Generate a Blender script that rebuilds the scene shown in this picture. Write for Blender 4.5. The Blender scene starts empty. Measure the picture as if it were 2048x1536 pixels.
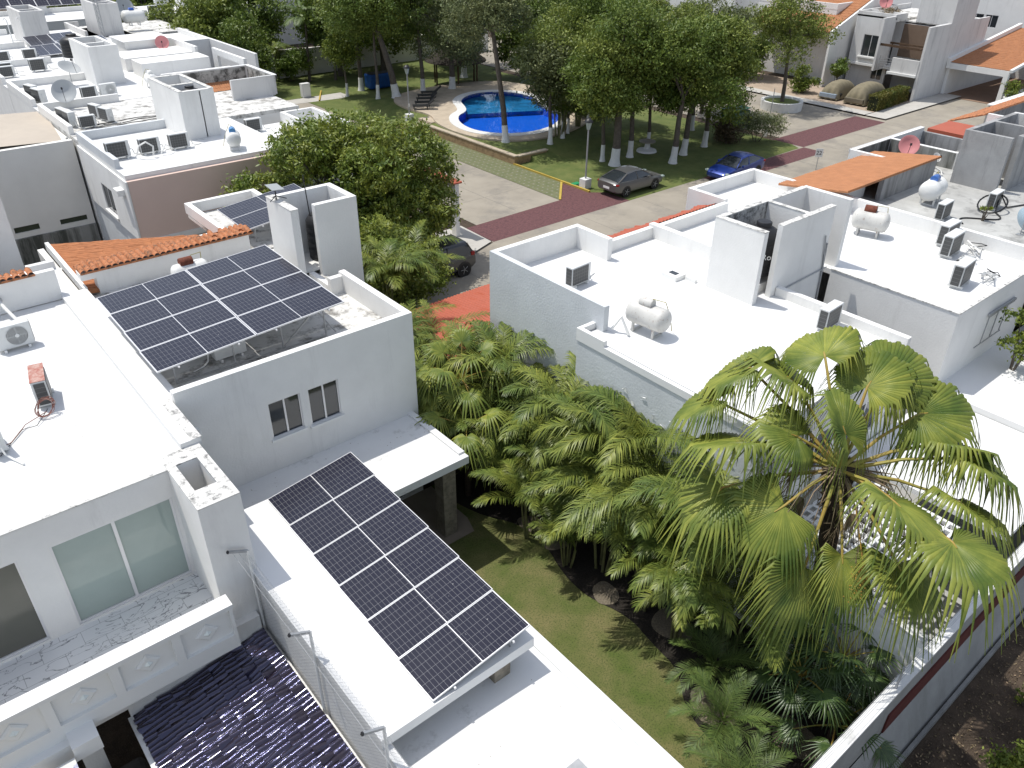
import bpy, math, random
import numpy as np
from mathutils import Vector, Matrix
sc = bpy.context.scene
R = math.radians
# ---------------------------------------------------------------- camera
AZ, TH, RO = R(49.8969), R(32.1137), R(0.58366)
F = Vector((math.cos(AZ)*math.cos(TH), math.sin(AZ)*math.cos(TH), -math.sin(TH)))
Rt = Vector((math.sin(AZ), -math.cos(AZ), 0)); Up = Rt.cross(F)
R2 = Rt*math.cos(RO)+Up*math.sin(RO); U2 = Up*math.cos(RO)-Rt*math.sin(RO)
cam = bpy.data.objects.new('camera', bpy.data.cameras.new('camera'))
sc.collection.objects.link(cam)
cam.matrix_world = Matrix(((R2.x, U2.x, -F.x, 0), (R2.y, U2.y, -F.y, 0), (R2.z, U2.z, -F.z, 16.5), (0, 0, 0, 1)))
cam.data.lens = 27.94; cam.data.sensor_width = 36; cam.data.clip_end = 1500; cam.data.clip_start = .05
sc.camera = cam
# ---------------------------------------------------------------- light
SAZ, SEL = 120, 67.5
w = bpy.data.worlds.new('World'); sc.world = w; w.use_nodes = True
sky = w.node_tree.nodes.new('ShaderNodeTexSky'); sky.sky_type = 'NISHITA'; sky.sun_disc = False
sky.sun_elevation = R(SEL); sky.sun_rotation = R((90-SAZ) % 360)
bg = w.node_tree.nodes['Background']; bg.inputs[1].default_value = .15
hs = w.node_tree.nodes.new('ShaderNodeHueSaturation'); hs.inputs['Saturation'].default_value = .55
w.node_tree.links.new(sky.outputs[0], hs.inputs['Color']); w.node_tree.links.new(hs.outputs[0], bg.inputs[0])
sl = bpy.data.lights.new('sun', 'SUN'); sl.energy = 3.1; sl.angle = R(.5); sl.color = (1, .965, .9)
so = bpy.data.objects.new('sun', sl); so.rotation_euler = (R(90-SEL), 0, R(SAZ+90)); sc.collection.objects.link(so)
sc.view_settings.view_transform = 'Standard'; sc.view_settings.look = 'None'; sc.view_settings.gamma = 1
sc.view_settings.exposure = 0.33
sc.cycles.max_bounces = 7; sc.cycles.diffuse_bounces = 3; sc.cycles.transparent_max_bounces = 6
sc.cycles.caustics_reflective = False; sc.cycles.caustics_refractive = False
rnd = random.Random(7); rng = np.random.default_rng(5)

# ---------------------------------------------------------------- materials
MC = {}
def mat(name, col, rough=.65, var=0., vs=3., col2=None, bump=0., bs=40., spec=.35, metal=0., stain=None, streak=None, alpha=None, trans=0., island=0., leaf=False):
    if name in MC: return MC[name]
    m = bpy.data.materials.new(name); MC[name] = m; m.use_nodes = True
    N = m.node_tree.nodes; L = m.node_tree.links; p = N['Principled BSDF']
    p.inputs['Roughness'].default_value = rough; p.inputs['Metallic'].default_value = metal
    p.inputs['Specular IOR Level'].default_value = spec
    tc = N.new('ShaderNodeTexCoord')
    c = N.new('ShaderNodeRGB'); c.outputs[0].default_value = (*col, 1); out = c.outputs[0]
    def noise(scale, det=4, vec=None, rg=.6):
        n = N.new('ShaderNodeTexNoise'); n.inputs['Scale'].default_value = scale; n.inputs['Detail'].default_value = det
        n.inputs['Roughness'].default_value = rg; L.new(vec or tc.outputs['Object'], n.inputs['Vector']); return n.outputs['Fac']
    def ramp(f, a, b):
        r = N.new('ShaderNodeMapRange'); r.inputs[1].default_value = a; r.inputs[2].default_value = b; L.new(f, r.inputs[0]); return r.outputs[0]
    def mix(f, a, b):
        x = N.new('ShaderNodeMix'); x.data_type = 'RGBA'
        if isinstance(f, float): x.inputs[0].default_value = f
        else: L.new(f, x.inputs[0])
        for s, v in ((6, a), (7, b)):
            if isinstance(v, tuple): x.inputs[s].default_value = (*v, 1)
            else: L.new(v, x.inputs[s])
        return x.outputs[2]
    if var:
        out = mix(ramp(noise(vs, 6), .35, .65), out, col2 or tuple(x*(1-var) for x in col))
    if island:
        g = N.new('ShaderNodeNewGeometry')
        hv = N.new('ShaderNodeHueSaturation'); L.new(out, hv.inputs['Color'])
        L.new(ramp(g.outputs['Random Per Island'], 0, 1), (mr := N.new('ShaderNodeMapRange')).inputs[0])
        mr.inputs[3].default_value = 1-island; mr.inputs[4].default_value = 1+island; L.new(mr.outputs[0], hv.inputs['Value'])
        m2 = N.new('ShaderNodeMapRange'); L.new(g.outputs['Random Per Island'], m2.inputs[0]); m2.inputs[3].default_value = .515; m2.inputs[4].default_value = .485
        L.new(m2.outputs[0], hv.inputs['Hue']); out = hv.outputs[0]
    if streak:
        mp = N.new('ShaderNodeMapping'); mp.inputs['Scale'].default_value = (1, 1, .12); L.new(tc.outputs['Object'], mp.inputs[0])
        a = ramp(noise(streak[2], 6, mp.outputs[0], .7), streak[3], streak[3]+.2)
        mu = N.new('ShaderNodeMath'); mu.operation = 'MULTIPLY'; L.new(a, mu.inputs[0]); mu.inputs[1].default_value = streak[1]
        out = mix(mu.outputs[0], out, streak[0])
    if stain:
        a = ramp(noise(stain[2], 9, None, .72), stain[3], stain[3]+.14)
        mu = N.new('ShaderNodeMath'); mu.operation = 'MULTIPLY'; L.new(a, mu.inputs[0]); mu.inputs[1].default_value = stain[1]
        out = mix(mu.outputs[0], out, stain[0])
    L.new(out, p.inputs['Base Color'])
    if bump:
        b = N.new('ShaderNodeBump'); b.inputs['Strength'].default_value = bump; b.inputs['Distance'].default_value = .02
        L.new(noise(bs, 6), b.inputs['Height']); L.new(b.outputs[0], p.inputs['Normal'])
    if leaf:
        t = N.new('ShaderNodeBsdfTranslucent'); L.new(out, t.inputs['Color'])
        ms = N.new('ShaderNodeMixShader'); ms.inputs[0].default_value = .2
        L.new(p.outputs[0], ms.inputs[1]); L.new(t.outputs[0], ms.inputs[2]); L.new(ms.outputs[0], N['Material Output'].inputs[0])
    m['_out'] = 1
    return m
GREY = (.16, .16, .15)
roofw = mat('roof_white', (.73, .73, .72), .6, .05, .7, bump=.15, bs=14, stain=((.36, .35, .33), .7, 1.3, .575))
roofw2 = mat('roof_clean_white', (.76, .76, .75), .6, .05, .4, bump=.15, bs=12, stain=((.55, .54, .51), .5, .9, .63))
roofd = mat('roof_dirty', (.7, .69, .66), .8, .15, .8, bump=.3, bs=14, stain=((.15, .14, .125), .92, 1.7, .49))
roofg = mat('roof_grey', (.5, .5, .48), .85, .3, .6, bump=.3, bs=14, stain=((.17, .17, .165), .8, .9, .52))
wallw = mat('wall_white', (.79, .785, .765), .8, .07, .9, bump=.4, bs=18, streak=((.42, .41, .39), .28, 1.7, .55))
wallr = mat('wall_rough', (.62, .645, .665), .85, .1, .8, bump=.6, bs=16)
walls_ = mat('wall_streaked', (.66, .65, .635), .85, .08, .8, bump=.35, bs=20, streak=((.3, .3, .3), .5, 2.2, .52))
wallb = mat('wall_beige', (.78, .765, .72), .85, .08, .6, bump=.3, bs=20)
wallp = mat('wall_pink', (.68, .52, .45), .85, .07, .5, bump=.3, bs=20)
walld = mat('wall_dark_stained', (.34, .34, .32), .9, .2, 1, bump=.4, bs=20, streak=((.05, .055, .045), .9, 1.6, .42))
wallc = mat('wall_concrete', (.36, .36, .36), .9, .15, 1.5, bump=.4, bs=20, streak=((.13, .13, .13), .8, 1.8, .48))
brownw = mat('wall_brown', (.2, .14, .1), .85, .1, 2)
capst = mat('coping_stained', (.68, .67, .64), .85, .1, 2, bump=.4, bs=30, stain=((.1, .1, .1), .85, 5.5, .5))
terra = mat('terracotta', (.5, .2, .085), .8, .25, 5, bump=.3, bs=30, stain=((.16, .1, .07), .6, 7, .6))
terrac = mat('terracotta_coping', (.5, .2, .09), .85, .35, 9, bump=.4, bs=30, stain=((.09, .07, .05), .8, 9, .5))
terra3 = mat('terracotta_smooth', (.42, .185, .085), .8, .15, 2.5, bump=.2, bs=20)
redt = mat('red_tile', (.4, .1, .055), .6, .06, 1.5, bump=.2, bs=20)
blackt = mat('black_glazed_tile', (.03, .02, .018), .14, .4, 8, bump=.6, bs=11, spec=1.0)
bp = blackt.node_tree.nodes['Principled BSDF']; bp.inputs['Specular Tint'].default_value = (.6, .62, 1, 1); bp.inputs['Coat Weight'].default_value = 1; bp.inputs['Coat Roughness'].default_value = .12; bp.inputs['Coat Tint'].default_value = (.8, .82, 1, 1)
conc = mat('street_concrete', (.34, .305, .25), .85, .18, .5, bump=.25, bs=18, stain=((.2, .185, .165), .7, .35, .5))
sidew = mat('pavement_concrete', (.5, .48, .44), .85, .15, 1, bump=.2, bs=18)
maroon = mat('maroon_paving', (.15, .068, .07), .85, .3, 8, bump=.5, bs=30, stain=((.07, .03, .035), .6, 4, .5))
yellow = mat('kerb_yellow', (.5, .36, .07), .7, .2, 5)
grass = mat('lawn_grass', (.09, .125, .025), .9, .5, .8, col2=(.2, .18, .075), bump=1., bs=60, stain=((.025, .045, .01), .75, 22, .49))
grassf = mat('park_grass', (.09, .125, .03), .9, .4, .9, col2=(.15, .17, .05), bump=1., bs=30, stain=((.035, .05, .012), .55, 16, .5))
earth = mat('earth', (.09, .065, .045), .95, .5, 2, bump=1., bs=30, stain=((.25, .2, .15), .6, 22, .55))
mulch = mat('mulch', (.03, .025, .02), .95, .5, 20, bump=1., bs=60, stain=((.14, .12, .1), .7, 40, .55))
gravelm = mat('gravel', (.24, .205, .15), .95, .4, 20, bump=1., bs=60, stain=((.1, .08, .06), .7, 30, .5))
alum = mat('aluminium', (.74, .74, .75), .4, metal=.35, spec=.5)
galv = mat('galvanised', (.42, .43, .44), .5, .15, 8, metal=.5)
whitep = mat('white_paint', (.78, .78, .76), .5)
pipe = mat('pipe_white', (.72, .72, .7), .45)
acw = mat('ac_casing', (.66, .67, .66), .45, .06, 4)
acgr = mat('ac_grille', (.09, .09, .09), .5)
blk = mat('black_plastic', (.02, .02, .022), .45, spec=.4)
rubber = mat('rubber', (.02, .02, .02), .8)
rust = mat('rust', (.2, .06, .035), .8, .5, 12, bump=.4, bs=40)
rustt = mat('rusty_top', (.36, .13, .1), .8, .4, 10, col2=(.5, .35, .3))
tankw = mat('tank_white', (.76, .76, .74), .4, .05, 3)
tankr = mat('tank_rusty', (.6, .59, .56), .5, .1, 3, stain=((.2, .09, .04), .9, 11, .57))
dishg = mat('dish_grey', (.4, .42, .43), .5); dishp = mat('dish_pink', (.62, .25, .25), .5); dishb = mat('dish_blue', (.42, .54, .62), .5)
glassd = mat('glass_dark', (.025, .03, .035), .06, spec=.8)
glassf = mat('glass_frosted', (.36, .43, .4), .04, .08, 1.2, spec=.5)
frost2 = mat('glass_brown', (.12, .12, .1), .15, .1, 1, spec=.6)
curtain = mat('curtain', (.4, .4, .38), .9)
canvas = mat('shade_canvas', (.48, .42, .35), .9, .06, 2, bump=.2, bs=6)
cover = mat('car_cover', (.22, .19, .125), .8, .12, 3)
bark = mat('bark', (.13, .11, .09), .9, .35, 5, bump=.8, bs=25)
barkd = mat('palm_bark', (.07, .05, .035), .95, .5, 14, bump=1., bs=50)
lime = mat('limewash', (.7, .7, .68), .85, .1, 5)
stemg = mat('palm_stem', (.2, .2, .09), .7, .4, 3)
stone = mat('stone_cladding', (.32, .28, .22), .9, .35, 3.5, bump=1., bs=9, stain=((.13, .11, .09), .7, 6, .5))
wood = mat('wood', (.1, .06, .035), .8, .3, 4)
thatch = mat('thatch', (.05, .042, .034), .95, .4, 10, bump=1., bs=30)  # darker than dry thatch: the deep shade under the trees is in the colour
poolw = mat('pool_coping', (.7, .7, .68), .6, .06, 2)
deck = mat('pool_deck_stone', (.5, .42, .32), .85, .2, 1.5, bump=.3, bs=20)
pooltile = mat('pool_tile', (.008, .13, .72), .4, .12, 1.5)
poollight = mat('pool_tile_light', (.03, .24, .5), .4, .5, 1.2)
wallstone = mat('retaining_stone', (.36, .25, .14), .9, .3, 3, bump=.8, bs=10, stain=((.15, .1, .06), .6, 3, .55))
lA = mat('leaf_mango', (.13, .2, .03), .5, .45, .8, col2=(.24, .27, .04), island=.35, leaf=True, spec=.5)
lB = mat('leaf_park', (.15, .2, .038), .55, .4, .5, col2=(.2, .24, .045), island=.35, leaf=True)
lC = mat('leaf_dark', (.11, .17, .03), .5, .35, .5, col2=(.15, .2, .036), island=.3, leaf=True)
lD = mat('leaf_olive', (.13, .16, .065), .6, .3, .5, col2=(.17, .19, .075), island=.3, leaf=True)
lY = mat('leaf_yellowgreen', (.2, .24, .03), .55, .3, 2, col2=(.1, .15, .03), island=.3, leaf=True)
palmL = mat('leaf_palm', (.1, .155, .034), .4, .5, .7, col2=(.22, .25, .045), island=.35, leaf=True, spec=.3)
palmB = mat('leaf_palm_bluish', (.12, .18, .045), .5, .3, .9, island=.25, leaf=True)
fanL = mat('leaf_fan', (.1, .15, .028), .42, .45, 1.1, col2=(.28, .31, .06), island=.2, leaf=True, spec=.3)
fanD = mat('leaf_fan_small', (.08, .14, .035), .38, .4, .9, island=.25, leaf=True, spec=.6)
drym = mat('leaf_dry', (.26, .2, .12), .8, .4, 5, island=.3)
pet = mat('petiole', (.26, .27, .06), .5, .4, 1.5, col2=(.36, .22, .05))
fruit = mat('fruit', (.45, .27, .06), .6, .4, 20)

def custom(name):
    m = bpy.data.materials.new(name); m.use_nodes = True; return m, m.node_tree.nodes, m.node_tree.links, m.node_tree.nodes['Principled BSDF']
def grid_lines(N, L, src, pitch, width, axis):
    s = N.new('ShaderNodeSeparateXYZ'); L.new(src, s.inputs[0])
    a = N.new('ShaderNodeMath'); a.operation = 'PINGPONG'; a.inputs[1].default_value = pitch/2; L.new(s.outputs[axis], a.inputs[0])
    b = N.new('ShaderNodeMath'); b.operation = 'LESS_THAN'; b.inputs[1].default_value = width/2; L.new(a.outputs[0], b.inputs[0]); return b.outputs[0]
def cells(name, px, py, base=(.011, .012, .026)):
    m, N, L, p = custom(name); tc = N.new('ShaderNodeTexCoord')
    a = grid_lines(N, L, tc.outputs['Object'], px, .0055, 0); b = grid_lines(N, L, tc.outputs['Object'], py, .0055, 1)
    mx = N.new('ShaderNodeMath'); mx.operation = 'MAXIMUM'; L.new(a, mx.inputs[0]); L.new(b, mx.inputs[1])
    n = N.new('ShaderNodeTexNoise'); n.inputs['Scale'].default_value = 1.3; L.new(tc.outputs['Object'], n.inputs[0])
    d = N.new('ShaderNodeMix'); d.data_type = 'RGBA'; L.new(n.outputs[0], d.inputs[0]); d.inputs[6].default_value = (*base, 1); d.inputs[7].default_value = (.022, .022, .034, 1)
    c = N.new('ShaderNodeMix'); c.data_type = 'RGBA'; L.new(mx.outputs[0], c.inputs[0]); L.new(d.outputs[2], c.inputs[6]); c.inputs[7].default_value = (.2, .2, .21, 1)
    n2 = N.new('ShaderNodeTexNoise'); n2.inputs['Scale'].default_value = 9; n2.inputs['Detail'].default_value = 5; L.new(tc.outputs['Object'], n2.inputs[0])
    r = N.new('ShaderNodeMapRange'); r.inputs[1].default_value = .72; r.inputs[2].default_value = .76; L.new(n2.outputs[0], r.inputs[0])
    e = N.new('ShaderNodeMix'); e.data_type = 'RGBA'; L.new(r.outputs[0], e.inputs[0]); L.new(c.outputs[2], e.inputs[6]); e.inputs[7].default_value = (.4, .4, .4, 1)
    L.new(e.outputs[2], p.inputs['Base Color']); p.inputs['Roughness'].default_value = .16; p.inputs['Specular IOR Level'].default_value = .4
    return m
def grille_mat(name, pitch, width, cbg, cl):
    m, N, L, p = custom(name); tc = N.new('ShaderNodeTexCoord')
    a = grid_lines(N, L, tc.outputs['Object'], pitch, width, 0); b = grid_lines(N, L, tc.outputs['Object'], pitch, width, 2)
    mx = N.new('ShaderNodeMath'); mx.operation = 'MAXIMUM'; L.new(a, mx.inputs[0]); L.new(b, mx.inputs[1])
    c = N.new('ShaderNodeMix'); c.data_type = 'RGBA'; L.new(mx.outputs[0], c.inputs[0]); c.inputs[6].default_value = (*cbg, 1); c.inputs[7].default_value = (*cl, 1)
    L.new(c.outputs[2], p.inputs['Base Color']); p.inputs['Roughness'].default_value = .5; return m
coil = grille_mat('ac_coil', .11, .008, (.06, .062, .062), (.17, .17, .17))
def marble_mat():
    m, N, L, p = custom('marble_tiles'); tc = N.new('ShaderNodeTexCoord')
    n = N.new('ShaderNodeTexNoise'); n.inputs['Scale'].default_value = .75; n.inputs['Detail'].default_value = 3.5; n.inputs['Distortion'].default_value = 2.2; n.inputs['Roughness'].default_value = .55
    mp = N.new('ShaderNodeMapping'); mp.inputs['Rotation'].default_value = (0, 0, .6); mp.inputs['Scale'].default_value = (1, 2.2, 1)
    br = N.new('ShaderNodeTexBrick'); br.offset = .5; br.inputs['Scale'].default_value = 1; br.inputs['Brick Width'].default_value = .8; br.inputs['Row Height'].default_value = .4; br.inputs['Mortar Size'].default_value = .004
    br.inputs[1].default_value = (0, 0, 0, 1); br.inputs[2].default_value = (9, 5, 0, 1); br.inputs[3].default_value = (0, 0, 0, 1); L.new(tc.outputs['Object'], br.inputs[0])
    ad = N.new('ShaderNodeVectorMath'); ad.operation = 'ADD'; L.new(tc.outputs['Object'], ad.inputs[0]); L.new(br.outputs['Color'], ad.inputs[1])
    L.new(ad.outputs[0], mp.inputs[0]); L.new(mp.outputs[0], n.inputs[0])
    s = N.new('ShaderNodeMath'); s.operation = 'SUBTRACT'; L.new(n.outputs[0], s.inputs[0]); s.inputs[1].default_value = .5
    a = N.new('ShaderNodeMath'); a.operation = 'ABSOLUTE'; L.new(s.outputs[0], a.inputs[0])
    r = N.new('ShaderNodeMapRange'); L.new(a.outputs[0], r.inputs[0]); r.inputs[1].default_value = 0; r.inputs[2].default_value = .015
    c = N.new('ShaderNodeMix'); c.data_type = 'RGBA'; L.new(r.outputs[0], c.inputs[0]); c.inputs[6].default_value = (.16, .16, .17, 1); c.inputs[7].default_value = (.78, .78, .77, 1)
    d = N.new('ShaderNodeMix'); d.data_type = 'RGBA'; L.new(br.outputs['Fac'], d.inputs[0]); L.new(c.outputs[2], d.inputs[6]); d.inputs[7].default_value = (.3, .3, .29, 1)
    L.new(d.outputs[2], p.inputs['Base Color']); p.inputs['Roughness'].default_value = .3; return m
marble = marble_mat()
def paver_mat():
    m, N, L, p = custom('turf_pavers'); tc = N.new('ShaderNodeTexCoord')
    a = grid_lines(N, L, tc.outputs['Object'], .45, .12, 0); b = grid_lines(N, L, tc.outputs['Object'], .45, .12, 1)
    mx = N.new('ShaderNodeMath'); mx.operation = 'MULTIPLY'; L.new(a, mx.inputs[0]); L.new(b, mx.inputs[1])
    n = N.new('ShaderNodeTexNoise'); n.inputs['Scale'].default_value = 2.5; n.inputs['Detail'].default_value = 6; L.new(tc.outputs['Object'], n.inputs[0])
    c0 = N.new('ShaderNodeMix'); c0.data_type = 'RGBA'; L.new(n.outputs[0], c0.inputs[0]); c0.inputs[6].default_value = (.07, .1, .03, 1); c0.inputs[7].default_value = (.2, .19, .11, 1)
    c = N.new('ShaderNodeMix'); c.data_type = 'RGBA'; L.new(mx.outputs[0], c.inputs[0]); L.new(c0.outputs[2], c.inputs[6]); c.inputs[7].default_value = (.22, .21, .16, 1)
    L.new(c.outputs[2], p.inputs['Base Color']); p.inputs['Roughness'].default_value = .9; return m
paver = paver_mat()
def water_mat(name, tint):
    m, N, L, p = custom(name)
    p.inputs['Base Color'].default_value = (*tint, 1); p.inputs['Roughness'].default_value = .03; p.inputs['IOR'].default_value = 1.33
    g = N.new('ShaderNodeBsdfTransparent'); g.inputs[0].default_value = (.8, .95, 1, 1)
    ms = N.new('ShaderNodeMixShader'); fr = N.new('ShaderNodeFresnel'); fr.inputs[0].default_value = 1.33
    gl = N.new('ShaderNodeBsdfGlossy'); gl.inputs['Roughness'].default_value = .05
    b = N.new('ShaderNodeBump'); b.inputs['Strength'].default_value = .25; n = N.new('ShaderNodeTexNoise'); n.inputs['Scale'].default_value = 2.5
    tc = N.new('ShaderNodeTexCoord'); L.new(tc.outputs['Object'], n.inputs[0]); L.new(n.outputs[0], b.inputs['Height'])
    L.new(b.outputs[0], gl.inputs['Normal']); L.new(b.outputs[0], fr.inputs['Normal'])
    L.new(fr.outputs[0], ms.inputs[0]); L.new(g.outputs[0], ms.inputs[1]); L.new(gl.outputs[0], ms.inputs[2]); L.new(ms.outputs[0], N['Material Output'].inputs[0]); return m
waterm = water_mat('pool_water', (.2, .5, .9))
def paint(name, col):
    m, N, L, p = custom(name); p.inputs['Base Color'].default_value = (*col, 1); p.inputs['Metallic'].default_value = .35
    p.inputs['Roughness'].default_value = .35; p.inputs['Coat Weight'].default_value = .6; p.inputs['Coat Roughness'].default_value = .08; return m

# ---------------------------------------------------------------- mesh helpers
OFF = {}
class M:
    def __init__(s): s.v = []; s.f = []
    def add(s, vs, fs):
        k = len(s.v); s.v += [tuple(map(float, q)) for q in vs]; s.f += [tuple(i+k for i in q) for q in fs]; return s
    def box(s, x0, x1, y0, y1, z0, z1):
        return s.add([(x0,y0,z0),(x1,y0,z0),(x1,y1,z0),(x0,y1,z0),(x0,y0,z1),(x1,y0,z1),(x1,y1,z1),(x0,y1,z1)],
                     [(3,2,1,0),(4,5,6,7),(0,1,5,4),(1,2,6,5),(2,3,7,6),(3,0,4,7)])
    def prism(s, pts, z0, z1):
        n = len(pts); ar = sum(pts[i][0]*pts[(i+1)%n][1]-pts[(i+1)%n][0]*pts[i][1] for i in range(n))
        if ar < 0: pts = pts[::-1]
        return s.add([(x, y, z0) for x, y in pts]+[(x, y, z1) for x, y in pts],
                     [tuple(range(n))[::-1], tuple(range(n, 2*n))]+[(i, (i+1)%n, n+(i+1)%n, n+i) for i in range(n)])
    def poly(s, pts): return s.add(pts, [tuple(range(len(pts)))])
    def bar(s, a, b, w_, h_=None):
        a, b = Vector(a), Vector(b); d = (b-a).normalized(); h_ = h_ or w_
        sd = d.cross(Vector((0, 0, 1)));
        if sd.length < .01: sd = Vector((1, 0, 0))
        sd.normalize(); up = sd.cross(d)
        o = [sd*x*w_/2+up*y*h_/2 for x, y in ((-1,-1),(1,-1),(1,1),(-1,1))]
        return s.add([a+q for q in o]+[b+q for q in o], [(3,2,1,0),(4,5,6,7),(0,1,5,4),(1,2,6,5),(2,3,7,6),(3,0,4,7)])
    def tube(s, pts, r, n=6, cap=True):
        pts = [Vector(p) for p in pts]; rs = r if isinstance(r, (list, tuple)) else [r]*len(pts); k = len(s.v)
        pu = None; vs = []; fs = []
        for i, p in enumerate(pts):
            d = (pts[min(i+1, len(pts)-1)]-pts[max(i-1, 0)]).normalized()
            if pu is None: pu = d.orthogonal().normalized()
            pu = (pu-d*pu.dot(d)).normalized(); q = d.cross(pu)
            for j in range(n):
                a = 2*math.pi*j/n; vs.append(p+(pu*math.cos(a)+q*math.sin(a))*rs[i])
        for i in range(len(pts)-1):
            for j in range(n): fs.append((i*n+j, i*n+(j+1)%n, (i+1)*n+(j+1)%n, (i+1)*n+j))
        if cap: fs.append(tuple(range(n))[::-1]); fs.append(tuple((len(pts)-1)*n+j for j in range(n)))
        return s.add(vs, fs)
    def lathe(s, prof, c=(0, 0, 0), n=24, ax='z'):
        vs = []; fs = []
        for r, h in prof:
            for j in range(n):
                a = 2*math.pi*j/n; x, y = r*math.cos(a), r*math.sin(a)
                q = {'z': (x, y, h), 'y': (x, h, y), 'x': (h, x, y)}[ax]; vs.append((q[0]+c[0], q[1]+c[1], q[2]+c[2]))
        for i in range(len(prof)-1):
            for j in range(n): fs.append((i*n+j, i*n+(j+1)%n, (i+1)*n+(j+1)%n, (i+1)*n+j))
        if prof[0][0] > .001: fs.append(tuple(range(n))[::-1])
        if prof[-1][0] > .001: fs.append(tuple((len(prof)-1)*n+j for j in range(n)))
        return s.add(vs, fs)
    def arr(s, V, Fq):
        k = len(s.v); s.v += [tuple(q) for q in V.tolist()]; s.f += [tuple(q) for q in (Fq+k).tolist()]; return s
    def wall(s, ax, c0, c1, u0, u1, z0, z1, holes=()):
        us = sorted({u0, u1, *[h[0] for h in holes], *[h[1] for h in holes]}); zs = sorted({z0, z1, *[h[2] for h in holes], *[h[3] for h in holes]})
        for i in range(len(us)-1):
            run = None
            for j in range(len(zs)-1):
                um, zm = (us[i]+us[i+1])/2, (zs[j]+zs[j+1])/2
                if any(h[0] < um < h[1] and h[2] < zm < h[3] for h in holes):
                    if run is not None: s._w(ax, c0, c1, us[i], us[i+1], run, zs[j]); run = None
                elif run is None: run = zs[j]
            if run is not None: s._w(ax, c0, c1, us[i], us[i+1], run, z1)
        return s
    def _w(s, ax, c0, c1, a, b, z0, z1):
        if ax == 'y': s.box(a, b, c0, c1, z0, z1)
        else: s.box(c0, c1, a, b, z0, z1)
    def build(s, name, m, parent=None, world=True, smooth=None, bevel=0, label=None):
        me = bpy.data.meshes.new(name); v = s.v
        o = bpy.data.objects.new(name, me); sc.collection.objects.link(o)
        off = (0, 0, 0)
        if world:
            if parent is not None:
                off = OFF.get(parent.name, (0, 0, 0))
            else:
                a = np.array(v); off = ((a[:, 0].min()+a[:, 0].max())/2, (a[:, 1].min()+a[:, 1].max())/2, a[:, 2].min())
        if off[0] or off[1] or off[2]: v = [(x-off[0], y-off[1], z-off[2]) for x, y, z in v]
        me.from_pydata(v, [], s.f)
        if m: me.materials.append(m)
        if smooth is not None:
            me.polygons.foreach_set('use_smooth', [True]*len(me.polygons)); me.set_sharp_from_angle(angle=R(smooth))
        me.update()
        if parent is not None: o.parent = parent; OFF[o.name] = off
        else: o.location = off; OFF[o.name] = off
        if bevel:
            b = o.modifiers.new('bevel', 'BEVEL'); b.width = bevel; b.segments = 2; b.limit_method = 'ANGLE'; b.angle_limit = R(50)
        if label: o['label'] = label
        return o
def thing(name, label, cat, loc=(0, 0, 0), rz=0., group=None, scale=1.):
    o = bpy.data.objects.new(name, None); sc.collection.objects.link(o); o.location = loc; o.rotation_euler = (0, 0, rz); o.scale = (scale,)*3
    o.empty_display_size = .3; OFF[o.name] = tuple(loc); o['label'] = label; o['category'] = cat
    if group: o['group'] = group
    return o
def tag(o, label, cat, group=None):
    o['label'] = label; o['category'] = cat
    if group: o['group'] = group
    return o
def struct(o, kind='structure'): o['kind'] = kind; return o
def copy_tree(o, parent=None):
    c = o.copy(); sc.collection.objects.link(c); c.parent = parent
    for ch in o.children: copy_tree(ch, c)
    return c
def place(proto, used, loc, rz, label, group=None, scale=None):
    o = proto if not used.get(proto.name) else copy_tree(proto)
    used[proto.name] = 1
    o.location = loc; o.rotation_euler[2] = rz; o['label'] = label
    if scale: o.scale = scale if isinstance(scale, tuple) else (scale,)*3
    if group: o['group'] = group
    return o
used = {}
def ordn(i): return ['first', 'second', 'third', 'fourth', 'fifth', 'sixth', 'seventh', 'eighth', 'ninth', 'tenth', 'eleventh', 'twelfth', 'thirteenth', 'fourteenth', 'fifteenth', 'sixteenth', 'seventeenth', 'eighteenth', 'nineteenth', 'twentieth', 'twenty-first', 'twenty-second', 'twenty-third', 'twenty-fourth', 'twenty-fifth', 'twenty-sixth'][i]

def tiles(O, U, V, nu, nv, amp, q=5, jit=.15, seed=1):
    O, U, V = (np.array(t, float) for t in (O, U, V)); n = np.cross(U, V); n /= np.linalg.norm(n)
    if n[2] < 0: n = -n
    r = np.random.default_rng(seed); jj = r.normal(0, jit*amp, (nv+1, nu+1)); sf = r.normal(0, .12, (nv+1, nu+1))
    su = np.linspace(0, nu, nu*q+1); rows = []
    for k in range(nv):
        for tt in (0, 1.): rows.append((k+tt, k, tt))
    Vv = []
    for t, k, tt in rows:
        ii = np.minimum(su.astype(int), nu-1)
        h = amp*np.abs(np.sin(np.pi*su))**.7 + amp*.35*tt + jj[k, ii] * tt
        tshift = sf[k, ii]*(.35 if tt else 0)*0.5
        P_ = O+np.outer(su/nu, U)+np.outer((t+tshift)/nv, V)+np.outer(h, n); Vv.append(P_)
    A = np.concatenate(Vv); c = len(su); nr = len(rows)
    idx = np.arange(nr*c).reshape(nr, c)
    Q = np.stack([idx[:-1, :-1], idx[:-1, 1:], idx[1:, 1:], idx[1:, :-1]], -1).reshape(-1, 4)
    m = M(); m.arr(A, Q)
    # underside
    b = [tuple(O-n*.06), tuple(O+U-n*.06), tuple(O+U+V-n*.06), tuple(O+V-n*.06)]
    t_ = [tuple(O), tuple(O+U), tuple(O+U+V), tuple(O+V)]
    m.add(b+t_, [(0,1,2,3),(0,1,5,4),(1,2,6,5),(2,3,7,6),(3,0,4,7)])
    return m

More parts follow.
